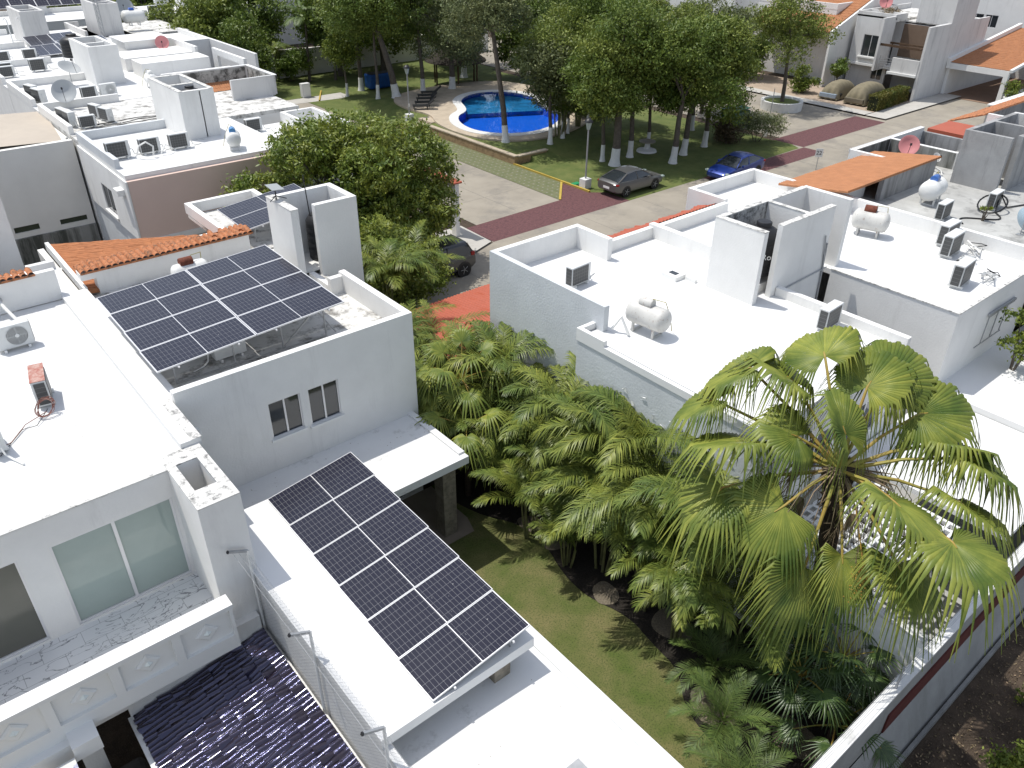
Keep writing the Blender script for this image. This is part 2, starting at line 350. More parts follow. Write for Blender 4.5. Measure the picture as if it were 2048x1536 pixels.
# ---------------------------------------------------------------- object builders
def make_ac(top=None):
    t = thing('air_conditioner', '', 'air conditioner')
    M().box(-.43, .43, -.15, .15, .08, .7).build('casing', acw, t, False, bevel=.015)
    if top: M().box(-.435, .435, -.155, .155, .703, .715).build('top_plate', top, t, False)
    M().box(-.405, .3, -.165, -.152, .12, .66).build('coil', coil, t, False)
    M().box(-.445, -.432, -.12, .1, .12, .66).build('side_coil', coil, t, False)
    g = M().lathe([(.255, .152), (.255, .158), (.01, .158)], (-.08, 0, .39), 28, 'y')
    gr = g.build('fan_grille', acgr, t, False)
    k = M()
    for i in range(7): k.lathe([(.045+i*.033, .159), (.045+i*.033+.008, .163), (.045+i*.033+.016, .159)], (-.08, 0, .39), 28, 'y')
    k.box(-.085, -.075, .159, .166, .14, .64); k.box(-.33, .17, .159, .166, .385, .395)
    k.build('ring', acw, gr, False)
    M().lathe([(.05, .16), (.045, .17), (.001, .172)], (-.08, 0, .39), 16, 'y').build('hub', acw, gr, False)
    for x in (-.28, .28): M().box(x-.03, x+.03, -.2, .2, 0, .078).build('foot', whitep, t, False)
    c = M().box(.432, .46, -.09, .06, .3, .5); c.build('service_cover', acw, t, False, bevel=.008)
    M().tube([(.44, .0, .33), (.56, .02, .28), (.6, .05, .1), (.75, .12, .03), (1.05, .2, .02)], .022, 6).build('refrigerant_pipe', pipe, t, False, 60)
    return t
AC = make_ac(); ACR = make_ac(rustt); 
def ac(x, y, z, rz, label, group='air conditioner units standing on the white roofs', rusty=False, s=1):
    return place(ACR if rusty else AC, used, (x, y, z), rz, label, group, s)
def gas_tank(x, y, z, rz, label, valve=rust, body=tankw, r=.33, L=1.15, group='gas tanks on the roofs'):
    t = thing('gas_tank', label, 'gas tank', (x, y, z), rz, group)
    c = .2+r; h = L/2
    pr = [(.001, -h)]+[(r*math.sin(a), -h+r*.55*(1-math.cos(a))) for a in (.3, .6, .9, 1.2, 1.5)]
    pr += [(r, -h+r*.6), (r+.006, -.22), (r, -.2), (r, .2), (r+.006, .22), (r, h-r*.6)]+[(r*math.sin(a), h-r*.55*(1-math.cos(a))) for a in (1.5, 1.2, .9, .6, .3)]+[(.001, h)]
    M().lathe(pr, (0, 0, c), 28, 'x').build('tank', body, t, False, 50)
    M().lathe([(.14, -.2), (.15, -.18), (.15, .18), (.14, .2)], (-.08, 0, c+r+.03), 14, 'x').build('valve_hood', valve, t, False, 40)
    for x_ in (-.34, .34):
        M().box(x_-.035, x_+.035, -r*.7, -r*.55, 0, c-r*.6).box(x_-.035, x_+.035, r*.55, r*.7, 0, c-r*.6).box(x_-.035, x_+.035, -r*.54, r*.54, 0, .04).build('leg', body, t, False)
    M().tube([(.1, 0, c+r), (.1, 0, c+r+.2), (.45, .1, c+r+.18), (.5, .35, c), (.5, .5, .05)], .012, 5).build('gas_pipe', pet, t, False)
    return t
def dish(x, y, z, az, el, label, m=dishg, r=.4, pole=.5, group='satellite dishes on the roofs'):
    t = thing('satellite_dish', label, 'satellite dish', (x, y, z), 0, group)
    M().tube([(0, 0, 0), (0, 0, pole)], .022, 8).box(-.12, .12, -.12, .12, 0, .02).build('pole', galv, t, False)
    d = Vector((math.cos(az)*math.cos(el), math.sin(az)*math.cos(el), math.sin(el)))
    q = d.to_track_quat('Z', 'Y').to_matrix(); c = Vector((0, 0, pole))+d*.06
    def tr(m_): m_.v = [tuple(q@Vector(v)+c) for v in m_.v]; return m_
    tr(M().lathe([(.001, 0), (r*.35, r*.03), (r*.7, r*.13), (r, r*.27), (r+.012, r*.27), (r*.7, r*.13-.015), (r*.35, r*.03-.015), (.001, -.015)], n=28)).build('reflector', m, t, False, 40)
    tr(M().tube([(0, -r*.9, r*.2), (0, -.05, r*1.1)], .012, 5).box(-.04, .04, -.09, .01, r*1.1-.05, r*1.1+.05)).build('feed_arm', blk, t, False)
    return t
def solar(name, label, O, Ux, Vy, nc, nr, mt, legs, group=None, gap=.02, px=None):
    O, Ux, Vy = Vector(O), Vector(Ux), Vector(Vy)
    t = thing('solar_array', label, 'solar panels', (O.x, O.y, O.z-.12), 0, group)
    w_, h_ = (Ux.length-gap*(nc-1))/nc, (Vy.length-gap*(nr-1))/nr
    ex, ey = Ux.normalized(), Vy.normalized(); ez = ex.cross(ey); rot = Matrix((ex, ey, ez)).transposed().to_euler()
    proto = None
    for i in range(nc):
        for j in range(nr):
            loc = O+ex*i*(w_+gap)+ey*j*(h_+gap)-Vector((O.x, O.y, O.z-.12))
            if proto is None:
                f = M().box(0, w_, 0, h_, -.035, -.003)
                b = .014 if nc == 1 else .024
                f.box(0, w_, 0, b, -.003, .004).box(0, w_, h_-b, h_, -.003, .004).box(0, b, b, h_-b, -.003, .004).box(w_-b, w_, b, h_-b, -.003, .004).box(w_/2-.008, w_/2+.008, b, h_-b, -.003, .0025)
                proto = f.build('solar_panel', alum, t, False)
                M().box(b, w_/2-.008, b, h_-b, -.003, .001).box(w_/2+.008, w_-b, b, h_-b, -.003, .001).build('cell_glass', mt, proto, False)
                o = proto
            else: o = copy_tree(proto, t)
            o.location = loc; o.rotation_euler = rot
    r = M()
    for k in (.2, .8):
        for i in range(nc):
            a = O+ex*((i+k)*(w_+gap))-ez*.06; r.bar(a-ey*.05, a+ey*(Vy.length+.05), .04)
    r.build('rail', alum, t)
    for (a, b) in legs: M().bar(a, b, .035).build('leg', galv, t)
    return t
def water_tank(x, y, z, label, r=.55, h=1.25, m=blk, sc_=1):
    t = thing('water_tank', label, 'water tank', (x, y, z), 0, 'water tanks in the roof towers')
    p = [(r*.96, 0), (r, .04)]
    for i in range(5): p += [(r, .1+i*h*.16), (r*.975, .13+i*h*.16), (r, .16+i*h*.16)]
    p += [(r*.98, h*.85), (r*.8, h*.95), (r*.4, h*1.05)]
    M().lathe(p, n=28).build('tank', m, t, False, 40)
    M().lathe([(r*.42, h*1.04), (r*.42, h*1.12), (r*.38, h*1.14), (.001, h*1.15)], n=20).build('lid', blk, t, False, 40)
    return t
def window(parent, ax, c, u0, u1, z0, z1, out=-1, pane=glassd, fm=alum, n=2, d=.07, fw=.035, sill=False):
    """framed sliding window set in an opening of a wall whose outer face is at c"""
    f = M(); W = lambda a, b, z_0, z_1, e0, e1: (f._w(ax, min(c-out*e0, c-out*e1), max(c-out*e0, c-out*e1), a, b, z_0, z_1))
    W(u0, u1, z0, z0+fw, .03, .03+d); W(u0, u1, z1-fw, z1, .03, .03+d); W(u0, u0+fw, z0+fw, z1-fw, .03, .03+d); W(u1-fw, u1, z0+fw, z1-fw, .03, .03+d)
    for i in range(1, n):
        u = u0+(u1-u0)*i/n; W(u-fw*.7, u+fw*.7, z0+fw, z1-fw, .03, .03+d)
    o = f.build('window', fm, parent)
    p = M(); e0, e1 = .06, .075
    p._w(ax, min(c-out*e0, c-out*e1), max(c-out*e0, c-out*e1), u0+fw*.5, u1-fw*.5, z0+fw*.5, z1-fw*.5); p.build('pane', pane, o)
    if sill:
        s_ = M(); s_._w(ax, min(c+out*.07, c-out*.0), max(c+out*.07, c-out*.0), u0-.06, u1+.06, z0-.07, z0-.003); s_.build('sill', whitep, o)
    return o
def parapets(parent, segs, z0, m=wallw, name='parapet', label=None):
    for s in segs: M().box(s[0], s[1], s[2], s[3], s[5] if len(s) > 5 else z0, s[4]).build(name, m, parent, label=label)

# leaves -----------------------------------------------------------
def leafquads(C, n, size, asp=.42, up=.35, r=rng):
    a = r.normal(size=(n, 3)); a[:, 2] -= .15; a /= np.linalg.norm(a, axis=1)[:, None]
    nn = r.normal(size=(n, 3)); nn[:, 2] = np.abs(nn[:, 2])+up
    b = np.cross(a, nn); b /= np.linalg.norm(b, axis=1)[:, None]
    L = (size*r.uniform(.7, 1.3, n))[:, None]
    V = np.stack([C-a*L*.5, C+b*L*asp*.5, C+a*L*.5, C-b*L*asp*.5], 1).reshape(-1, 3)
    return V, np.arange(4*n).reshape(-1, 4)
def npmesh(name, V, Q, m):
    me = bpy.data.meshes.new(name); me.vertices.add(len(V)); me.vertices.foreach_set('co', V.astype('f').ravel())
    me.loops.add(Q.size); me.loops.foreach_set('vertex_index', Q.astype('i').ravel())
    me.polygons.add(len(Q)); me.polygons.foreach_set('loop_start', np.arange(0, Q.size, 4, dtype='i')); me.update(calc_edges=True)
    me.materials.append(m); return me
def crown_arrays(blobs, n, size, seed, asp=.42, shell=.55, clump=.28, per=26, up=.35):
    """leaf clumps spread through and round a set of ellipsoidal lobes: (x,y,z, rx,ry,rz)"""
    r = np.random.default_rng(seed); B = np.array(blobs, float); vol = (B[:, 3]*B[:, 4]*B[:, 5])**(2/3); pr = vol/vol.sum()
    nc = n//per; k = r.choice(len(B), nc, p=pr); d = r.normal(size=(nc, 3)); d /= np.linalg.norm(d, axis=1)[:, None]
    rad = shell+(1-shell)*r.random(nc)**.6; rad *= 1+r.normal(0, .07, nc)
    C = B[k, :3]+d*B[k, 3:]*rad[:, None]
    cs = np.repeat(r.uniform(.5, 1.25, nc), per)[:, None]
    C = np.repeat(C, per, 0)+r.normal(0, clump, (nc*per, 3))*np.array([1, 1, .6])*cs
    return leafquads(C, len(C), size, asp, up, r)
def lobes(c, R_, H_, n, lr, seed, flat=.75):
    r = random.Random(seed); out = []
    for i in range(n):
        a = r.random()*6.283; q = math.sqrt(r.random()); z = r.uniform(-1, 1)
        k = math.sqrt(max(.1, 1-z*z*.8))
        s = lr*r.uniform(.7, 1.25)
        out.append((c[0]+math.cos(a)*q*R_*k, c[1]+math.sin(a)*q*R_*k, c[2]+z*H_, s, s, s*flat))
    return out
def tree(label, x, y, h, cz, R_, H_, crown_mesh=None, lean=(0, 0), tr=.16, lobesn=9, lr=1.3, n=12000, size=.2, m=lB, seed=1, white=True, group='trees in the park', name='shade_tree', asp=.42, nb=5, bare=False, clump=.3, shell=.5, rz=0, cat='tree', up=.35):
    t = thing(name, label, cat, (x, y, h), 0, group)
    L = lobes((lean[0], lean[1], cz), R_, H_, lobesn, lr, seed)
    V, Q = crown_arrays(L, n, size, seed, asp, shell, clump, up=up)
    o = bpy.data.objects.new('crown', npmesh('crown', V, Q, m)); sc.collection.objects.link(o); o.parent = t
    r = random.Random(seed+50); b = M(); fk = cz-H_*.75
    pts = [(0, 0, .0), (lean[0]*.12+.05, lean[1]*.12, fk*.3), (lean[0]*.3, lean[1]*.3+.05, fk*.65), (lean[0]*.55, lean[1]*.55, fk)]
    wz = 1.15 if white else 0
    b.tube(pts, [tr*1.1, tr, tr*.85, tr*.7], 8)
    for i in range(nb):
        l = L[i % len(L)]; s = Vector(pts[3]); e = Vector(l[:3])
        mid = s.lerp(e, .5)+Vector((r.uniform(-.3, .3), r.uniform(-.3, .3), .2))
        b.tube([s-Vector((0, 0, .15)), mid, e], [tr*.5, tr*.33, tr*.12], 6)
        for k in range(5 if bare else 2):
            e2 = e+Vector((r.uniform(-1, 1), r.uniform(-1, 1), r.uniform(-.4, .5)))*lr
            b.tube([mid, mid.lerp(e2, .5)+Vector((0, 0, .15)), e2], [tr*.22, tr*.14, tr*.05], 5)
    b.build('trunk', bark, t, False, 80)
    if white:
        k = min(1, wz/(fk*.3)); q = (pts[1][0]*k, pts[1][1]*k)
        M().tube([(0, 0, -.1), (0, 0, .12), (q[0]*.4, q[1]*.4, .45), (q[0], q[1], wz)], [tr*1.9, tr*1.5, tr*1.2, tr*1.12], 10).build('limewashed_base', lime, t, False, 80)
    return t
def bush(label, x, y, z, R_, H_, n, size, m, seed, group=None, name='bush', asp=.42, cat='bush', lob=6, lr=None):
    t = thing(name, label, cat, (x, y, z), 0, group)
    L = lobes((0, 0, H_*.6), R_*.6, H_*.3, lob, lr or R_*.5, seed)
    V, Q = crown_arrays(L, n, size, seed, asp, .3, R_*.12); V[:, 2] = np.maximum(V[:, 2], .02)
    o = bpy.data.objects.new('foliage', npmesh('foliage', V, Q, m)); sc.collection.objects.link(o); o.parent = t
    b = M(); r = random.Random(seed)
    for l in L: b.tube([(l[0]*.2, l[1]*.2, 0), (l[0]*.6, l[1]*.6, l[2]*.6), (l[0], l[1], l[2])], [.03, .02, .01], 5)
    b.build('stem', bark, t, False); return t

# palms --------------------------------------------------------------
def frond(base, az, e0, L, droop, nl=34, ll=.45, w_=.035, seed=0, hang=.35, lift=.25):
    """pinnate palm frond: returns verts, quads"""
    r = np.random.default_rng(seed); n = 10; p = np.array(base, float); P_ = [p]; T = []
    for i in range(n):
        t = (i+.5)/n; e = e0-droop*t**1.25; d = np.array([math.cos(az)*math.cos(e), math.sin(az)*math.cos(e), math.sin(e)])
        T.append(d); p = p+d*L/n; P_.append(p)
    T.append(T[-1]); P_ = np.array(P_); T = np.array(T); S = np.array([-math.sin(az), math.cos(az), 0]); V = []; Q = []
    for i in range(n+1):
        up = np.cross(T[i], S); w2 = .018*(1-i/n*.75); V += [P_[i]-S*w2, P_[i]+up*w2, P_[i]+S*w2]
    for i in range(n):
        for j in range(3): a = i*3+j; b = i*3+(j+1) % 3; Q.append((a, b, b+3, a+3))
    for k in range(nl):
        t = .14+.86*(k+.5)/nl; f = t*n; i = min(int(f), n-1); q = P_[i]*(1-(f-i))+P_[i+1]*(f-i); tt = T[i]
        up = np.cross(tt, S); up = up if up[2] > 0 else -up
        for sd in (-1, 1):
            l = ll*(math.sin(math.pi*(.12+.84*t))**.6)*r.uniform(.85, 1.12)
            d = S*sd*(1-.45*t)+tt*(.5+.5*t)+up*lift+r.normal(0, .07, 3); d /= np.linalg.norm(d)
            m_ = q+d*l*.55+np.array([0, 0, -l*hang*.15]); e = q+d*l+np.array([0, 0, -l*hang])
            wv = np.cross(d, up); wv = wv/np.linalg.norm(wv)*w_*.5; c = len(V)
            V += [q-wv*.5, q+wv*.5, m_+wv, m_-wv, e+wv*.12, e-wv*.12]; Q += [(c, c+1, c+2, c+3), (c+3, c+2, c+4, c+5)]
    return V, Q
def frond_set(specs):
    VV = []; QQ = []; k = 0
    for s in specs:
        v, q = frond(*s[0], **s[1]); VV += v; QQ += [tuple(i+k for i in f) for f in q]; k += len(v)
    return np.array(VV), np.array(QQ)
def areca_proto(seed, nf=13, H=2.0, L=2.3, m=palmL, nst=5, e=(1.0, 1.35), dr=(1.3, 2.1), ll=.5):
    r = random.Random(seed); t = thing('areca_palm', '', 'palm'); sp = []
    st = [(r.uniform(-.35, .35), r.uniform(-.35, .35), H*r.uniform(.6, 1.15)) for _ in range(nst)]
    for i in range(nf):
        s = st[i % nst]
        sp.append((((s[0], s[1], s[2]), r.random()*6.283, r.uniform(*e), L*r.uniform(.8, 1.15), r.uniform(*dr)), dict(nl=52, ll=ll*1.1, seed=seed*100+i, w_=.027, hang=r.uniform(.35, .7))))
    V, Q = frond_set(sp)
    o = bpy.data.objects.new('fronds', npmesh('fronds', V, Q, m)); sc.collection.objects.link(o); o.parent = t
    for s in st: M().tube([(s[0]*.5, s[1]*.5, 0), (s[0]*.8, s[1]*.8, s[2]*.5), s], [.045, .04, .03], 6).build('stem', stemg, t, False, 80)
    return t
def fan_leaf(hub, tip, pref, L=None, nseg=40, span=2.75, droop=.9, fold=.12, seed=0, wd=1., rigid=.7, curl=.12):
    hub, tip = np.array(hub, float), np.array(tip, float); d = tip-hub; L = L or np.linalg.norm(d); d /= np.linalg.norm(d)
    n = np.array(pref, float); n -= n@d*d; n /= np.linalg.norm(n); s = np.cross(n, d); r = np.random.default_rng(seed)
    V = []; Q = []; rr = [.02, .35, rigid, rigid+(1.1-rigid)*.45, 1.1]
    angs = np.linspace(-span, span, nseg+1)
    def pt(a, q, Ls, up_, dz=0):
        x, y = math.cos(a)*q*Ls, math.sin(a)*q*Ls*wd
        p = hub+d*x+s*y+n*(up_*.5+abs(y)*fold-(y*y)*.1/L-curl*(max(x, 0)**2)/L)
        p = p+np.array([0, 0, -dz]); return p
    for i in range(nseg):
        a0, a1 = angs[i], angs[i+1]; am = (a0+a1)/2; Ls = L*(.45+.55*math.cos(am*.5)**2)*r.uniform(.93, 1.05)
        dr = droop*L*r.uniform(.6, 1.3); k = len(V); sw = r.normal(0, .03)
        for j, q in enumerate(rr):
            if j <= 2: e0, e1 = a0, a1
            else: w_ = (a1-a0)*(.26 if j == 3 else .05)/q*rigid; e0, e1 = am-w_+sw*(j-2), am+w_+sw*(j-2)
            dz = dr*max(0, q-rigid)**1.3*1.1; am_ = am+(sw*(j-2) if j > 2 else 0)
            V += [pt(e0, q, Ls, 0, dz), pt(am_, q, Ls, .075*L*q if j <= 2 else .02*L, dz), pt(e1, q, Ls, 0, dz)]
        for j in range(4):
            b = k+j*3; Q += [(b, b+1, b+4, b+3), (b+1, b+2, b+5, b+4)]
    return np.array(V), np.array(Q)

# ---------------------------------------------------------------- setting: ground, streets, lawns
def sheet(name, pts, z, m, kind='structure', sub=0):
    o = M().poly([(x, y, z) for x, y in (pts if sum(pts[i][0]*pts[(i+1)%len(pts)][1]-pts[(i+1)%len(pts)][0]*pts[i][1] for i in range(len(pts))) > 0 else pts[::-1])]).build(name, m)
    return struct(o, kind)
rect = lambda a, b, c, d: [(a, c), (b, c), (b, d), (a, d)]
sheet('ground', rect(-300, 420, -120, 420), -.03, earth)
sheet('street', [(-20, 24), (25.4, 24), (82, 24), (82, 34.2), (68, 34.2), (68, 140), (56.3, 140), (56.3, 34.6), (50, 32.0), (32.95, 32.0), (32.95, 96), (26.3, 96), (26.3, 34), (25.4, 31.9), (-20, 31.9)], .0, conc)
# joints of the concrete street
j = M()
for y in (28, ): j.box(22, 81, y-.015, y+.015, .001, .003)
for x in range(22, 80, 5): j.box(x-.012, x+.012, 24.2, 27.98, .001, .003).box(x-.012, x+.012, 28.02, 31.8, .001, .003)
j.box(29.6, 29.63, 35, 90, .001, .003)
for y in range(38, 90, 5): j.box(26.4, 29.58, y, y+.02, .001, .003).box(29.66, 32.8, y, y+.02, .001, .003)
struct(j.build('street_joints', mat('joint', (.2, .19, .17), .9)))
sheet('maroon_crossing', [(25.5, 31.95), (36.3, 31.95), (36.3, 33.9), (35.4, 34.6), (35.4, 37.2), (32.97, 34.7), (25.5, 34.5)], .006, maroon)
sheet('maroon_crossing', rect(43.5, 55.4, 30.3, 32.0)[:4], .006, maroon)
sheet('maroon_crossing', rect(55.4, 67.4, 32.05, 34.75), .006, maroon)
sheet('maroon_pad', rect(32.3, 35.3, 53.1, 55.9), .01, maroon)
sheet('turf_paver_strip', [(32.97, 34.75), (35.4, 37.2), (35.4, 53.1), (32.97, 53.1)], .008, paver)
pc = [(38.85,53.3),(37.6,51.3),(37.2,48.8),(38.3,46.8),(40.3,45.9),(42.7,46.2),(44.9,47.6),(46.2,49.5),(46.2,51.1),(47.3,53),(48.3,55.3),(47.8,57.5),(46.1,58.9),(44,58.8),(42.1,57.4),(41.3,55.5),(40.4,54.1)]
def smoothpoly(p, it=3):
    for _ in range(it):
        q = []
        for i in range(len(p)):
            a, b = p[i], p[(i+1) % len(p)]; q += [(a[0]*.75+b[0]*.25, a[1]*.75+b[1]*.25), (a[0]*.25+b[0]*.75, a[1]*.25+b[1]*.75)]
        p = q
    return p
def offset(p, d):
    o = []; n = len(p)
    for i in range(n):
        a, b = Vector(p[i-1]), Vector(p[(i+1) % n]); t_ = (b-a).normalized(); nn = Vector((t_.y, -t_.x)); o.append((p[i][0]+nn.x*d, p[i][1]+nn.y*d))
    return o
pc = smoothpoly(pc); ar = sum(pc[i][0]*pc[(i+1)%len(pc)][1]-pc[(i+1)%len(pc)][0]*pc[i][1] for i in range(len(pc)))
if ar < 0: pc = pc[::-1]
def inside(p, poly):
    c = False; n = len(poly)
    for i in range(n):
        (x1, y1), (x2, y2) = poly[i], poly[i-1]
        if (y1 > p[1]) != (y2 > p[1]) and p[0] < (x2-x1)*(p[1]-y1)/(y2-y1)+x1: c = not c
    return c
def lawn_h(x, y):
    sm = lambda t: (lambda u: u*u*(3-2*u))(max(0, min(1, t)))
    a = sm((y-40.6)/2.2) if x > 36.9 else (1. if y > 42.3 else 0.)
    e = sm((54-x)/6)
    b = 1-sm((y-62)/6)
    if x < 35.75 and y > 53: b = 0
    if y > 53.2 and x < 37.5: b *= sm((x-35.4)/2)
    return .004+.55*a*e*b
xs = sorted(set([35.4, 35.7, 35.76]+[round(36+i*.5, 3) for i in range(39)]+[36.85, 36.92, 55.2])); ys = sorted(set([34.6]+[35+i*.5 for i in range(82)]+[42.25, 42.31]))
k = M(); nx = len(xs)
k.v = [(x, y, lawn_h(x, y)) for y in ys for x in xs]
k.f = [(i+jj*nx, i+1+jj*nx, i+1+(jj+1)*nx, i+(jj+1)*nx) for jj in range(len(ys)-1) for i in range(nx-1)]
hole = offset(pc, .36)
k.f = [f for f in k.f if not inside(((k.v[f[0]][0]+k.v[f[2]][0])/2, (k.v[f[0]][1]+k.v[f[2]][1])/2), hole)]
struct(k.build('park_lawn', grassf, smooth=30))
sheet('verge_lawn', [(36.3, 31.96), (43.4, 31.96), (43.4, 34.59), (35.45, 34.59), (36.3, 33.9)], .003, grassf)
sheet('verge_lawn', [(50.2, 32.02), (54.9, 32.1), (56.2, 34.59), (43.4, 34.59), (43.4, 32.02)], .003, grassf)
sheet('far_lawn', [(32.98, 56), (35.39, 56), (35.39, 68), (32.98, 68)], .006, grassf)
sheet('far_lawn', [(24, 69.5), (56, 69.5), (56, 84), (24, 84)], .007, grassf)
sheet('path', [(33.0, 67.6), (37.2, 67.2), (37.2, 69.4), (26, 69.4), (26, 68.3)], .012, sidew)
sheet('pavement', [(68.0, 34.3), (69.4, 34.3), (69.4, 80), (68.0, 80)], .12, sidew)
sheet('pavement', [(68.0, 32.4), (82, 32.4), (82, 34.2), (68.0, 34.2)], .12, sidew)
sheet('driveway', [(69.4, 34.3), (76.1, 34.3), (76.1, 80), (69.4, 80)], .1, mat('driveway', (.42, .33, .25), .85, .2, .8))
sheet('pavement', [(23.4, 31.2), (25.3, 31.9), (25.4, 34.8), (23.6, 34.8), (22.6, 33)], .1, sidew)
kb = M().bar((35.42, 34.6, .06), (35.42, 37.2, .06), .14, .12).bar((35.42, 37.2, .06), (35.42, 42.1, .06), .1, .12).bar((32.97, 34.72, .03), (35.4, 37.2, .03), .14, .06).bar((34, 67.5, .06), (36, 70.9, .06), .12, .1)
struct(kb.build('yellow_kerb', yellow))
# retaining wall and pool
t = thing('retaining_wall', 'low stone retaining wall with pale coping below the swimming pool', 'retaining wall', (35.6, 42.2, 0))
M().box(35.4, 35.68, 42.0, 53.2, -.02, .56).box(35.68, 38.4, 42.0, 42.28, -.02, .5).build('wall', wallstone, t)
M().box(35.36, 35.72, 41.96, 53.2, .56, .64).box(35.72, 38.5, 41.96, 42.32, .5, .58).build('coping', deck, t)
t = thing('garden_steps', 'stone steps leading up to the pool beside the maroon pad', 'steps', (36, 54.2, 0))
for i in range(3): M().box(35.45+i*.4, 38.4, 53.25, 55.1, .02+i*.18, .2+i*.18).build('step', deck, t)
ZP = .66
def ring(a, b, za, zb):
    n = len(a); return ([(x, y, za) for x, y in a]+[(x, y, zb) for x, y in b], [(i, (i+1)%n, n+(i+1)%n, n+i) for i in range(n)])
inn = offset(pc, -.02)
t = thing('swimming_pool', 'blue figure of eight swimming pool with white coping in the park', 'swimming pool', (43, 52, ZP))
M().add(*ring(offset(pc, .75), pc, ZP+.06, ZP+.05)).add(*ring(offset(pc, .75), offset(pc, .75), ZP-.2, ZP+.06)).add(*ring(pc, pc, ZP+.05, ZP-.1)).build('coping', poolw, t, smooth=30)
dk = smoothpoly([(37.6,55.2),(36.2,52.6),(35.8,49),(36.6,46),(39,44.2),(43,44.2),(48,46.5),(51,50),(51.5,58),(50,63),(42,64),(37.8,62),(37.0,58)], 3)
# basin: blue tiled walls, deep floor and lighter shallow floor
M().add(*ring(pc, pc, ZP+.04, ZP-.64)).poly([(x, y, ZP-.64) for x, y in pc]).build('basin', pooltile, t)
sh_ = [p for p in offset(pc, -.03) if p[1] > 54.3-(p[0]-40.3)*.5]
M().prism(sh_, ZP-.63, ZP-.28).build('shallow_floor', poollight, t)
M().poly([(x, y, ZP-.06) for x, y in inn]).build('water', waterm, t)
n_ = len(pc); oc = offset(pc, .7)
# pool deck as a ring outside the coping
def resample(poly, c, n):
    out = []
    for i in range(n):
        a = 2*math.pi*i/n; d = Vector((math.cos(a), math.sin(a))); best = 0
        for k_ in range(len(poly)):
            p, q = Vector(poly[k_]), Vector(poly[(k_+1) % len(poly)]); e = q-p; den = d.x*e.y-d.y*e.x
            if abs(den) < 1e-9: continue
            w_ = p-Vector(c); tt = (w_.x*e.y-w_.y*e.x)/den; u = (w_.x*d.y-w_.y*d.x)/den
            if tt > 0 and -1e-6 <= u <= 1.000001: best = max(best, tt)
        out.append((c[0]+d.x*best, c[1]+d.y*best))
    return out
cc_ = (43, 52)
struct(M().add(*ring(resample(dk, cc_, 120), resample(oc, cc_, 120), ZP+.012, ZP+.012)).add(*ring(resample(dk, cc_, 120), resample(dk, cc_, 120), ZP-.6, ZP+.012)).build('pool_deck', deck))

# ---------------------------------------------------------------- house with the front solar panels on the patio roof and the large array (panel house)
H2 = thing('white_house', 'white two storey house carrying the large solar array and the patio array', 'house', (7.2, 19, 0))
WH = [(6.1, 7.0, 4.1, 5.2), (7.22, 8.12, 4.05, 5.19)]
M().wall('y', 16.95, 17.15, 3.95, 10.6, 0, 6.4, WH+[(8.2, 9.9, .1, 2.3)]).wall('x', 10.4, 10.6, 17.15, 22.0, 0, 5.62).wall('x', 3.95, 4.15, 17.15, 30.4, 0, 5.62).wall('y', 30.2, 30.4, 4.15, 12.0, 0, 4.8).wall('x', 11.8, 12.0, 23.7, 30.2, 0, 5.62).build('wall', wallw, H2)
for h in WH: window(H2, 'y', 16.95, *h, sill=True)
window(H2, 'y', 16.95, 8.2, 9.9, .1, 2.3)
M().box(4.3, 10.3, 17.4, 17.45, .2, 5.4).build('curtain', curtain, H2)
M().box(3.95, 10.6, 17.15, 25.06, 5.62, 5.76).box(9.2, 11.8, 25.3, 30.2, 5.62, 5.72).build('roof', roofd, H2)
parapets(H2, [(10.4, 10.6, 17.15, 20.7, 6.4), (10.0, 10.4, 20.5, 20.7, 6.3), (3.91, 4.2, 17.15, 25.04, 6.05), (9.2, 9.4, 25.5, 30.2, 6.15), (9.2, 12.0, 30.2, 30.4, 6.15), (11.8, 12.0, 24.9, 30.2, 6.15), (10.02, 10.2, 20.7, 21.98, 6.0)], 5.76)
tw = M().box(9.7, 9.95, 22.0, 23.7, 5.76, 8.1).box(9.95, 11.75, 23.5, 23.7, 0, 8.1).box(10.5, 11.75, 22.0, 22.2, 0, 8.1).box(11.75, 11.97, 22.0, 23.7, 0, 8.1).box(9.95, 11.75, 22.2, 23.5, 5.9, 6.0).build('tank_tower', wallw, H2)
M().box(9.69, 9.96, 21.99, 23.71, 8.1, 8.115).build('tower_coping', capst, tw)
M().box(4.55, 9.45, 25.06, 25.5, 5.5, 6.5).box(4.13, 4.548, 25.06, 25.5, 6.28, 6.5).build('gable_wall', wallw, H2)
tiles((9.6, 25.0, 6.55), (-5.45, 0, 0), (0, .8, -.02), 30, 2, .07, 5, .5, 3).build('ridge_tiles', terrac, H2, smooth=50)
tiles((4.25, 25.1, 5.9), (0, 4.75, 0), (4.95, 0, -.88), 26, 11, .05, 5, .3, 4).build('tiled_roof', terra, H2, smooth=50)
M().bar((4.18, 25.1, 5.9), (4.18, 29.6, 5.95), .12, .28).build('fascia', whitep, H2)
M().tube([(3.98+.25, 16.93, 5.3), (4.3, 16.86, 5.25), (4.3, 16.86, 5.05), (4.15, 16.9, 4.8)], .05, 8).build('rain_spout', pipe, H2, smooth=50)
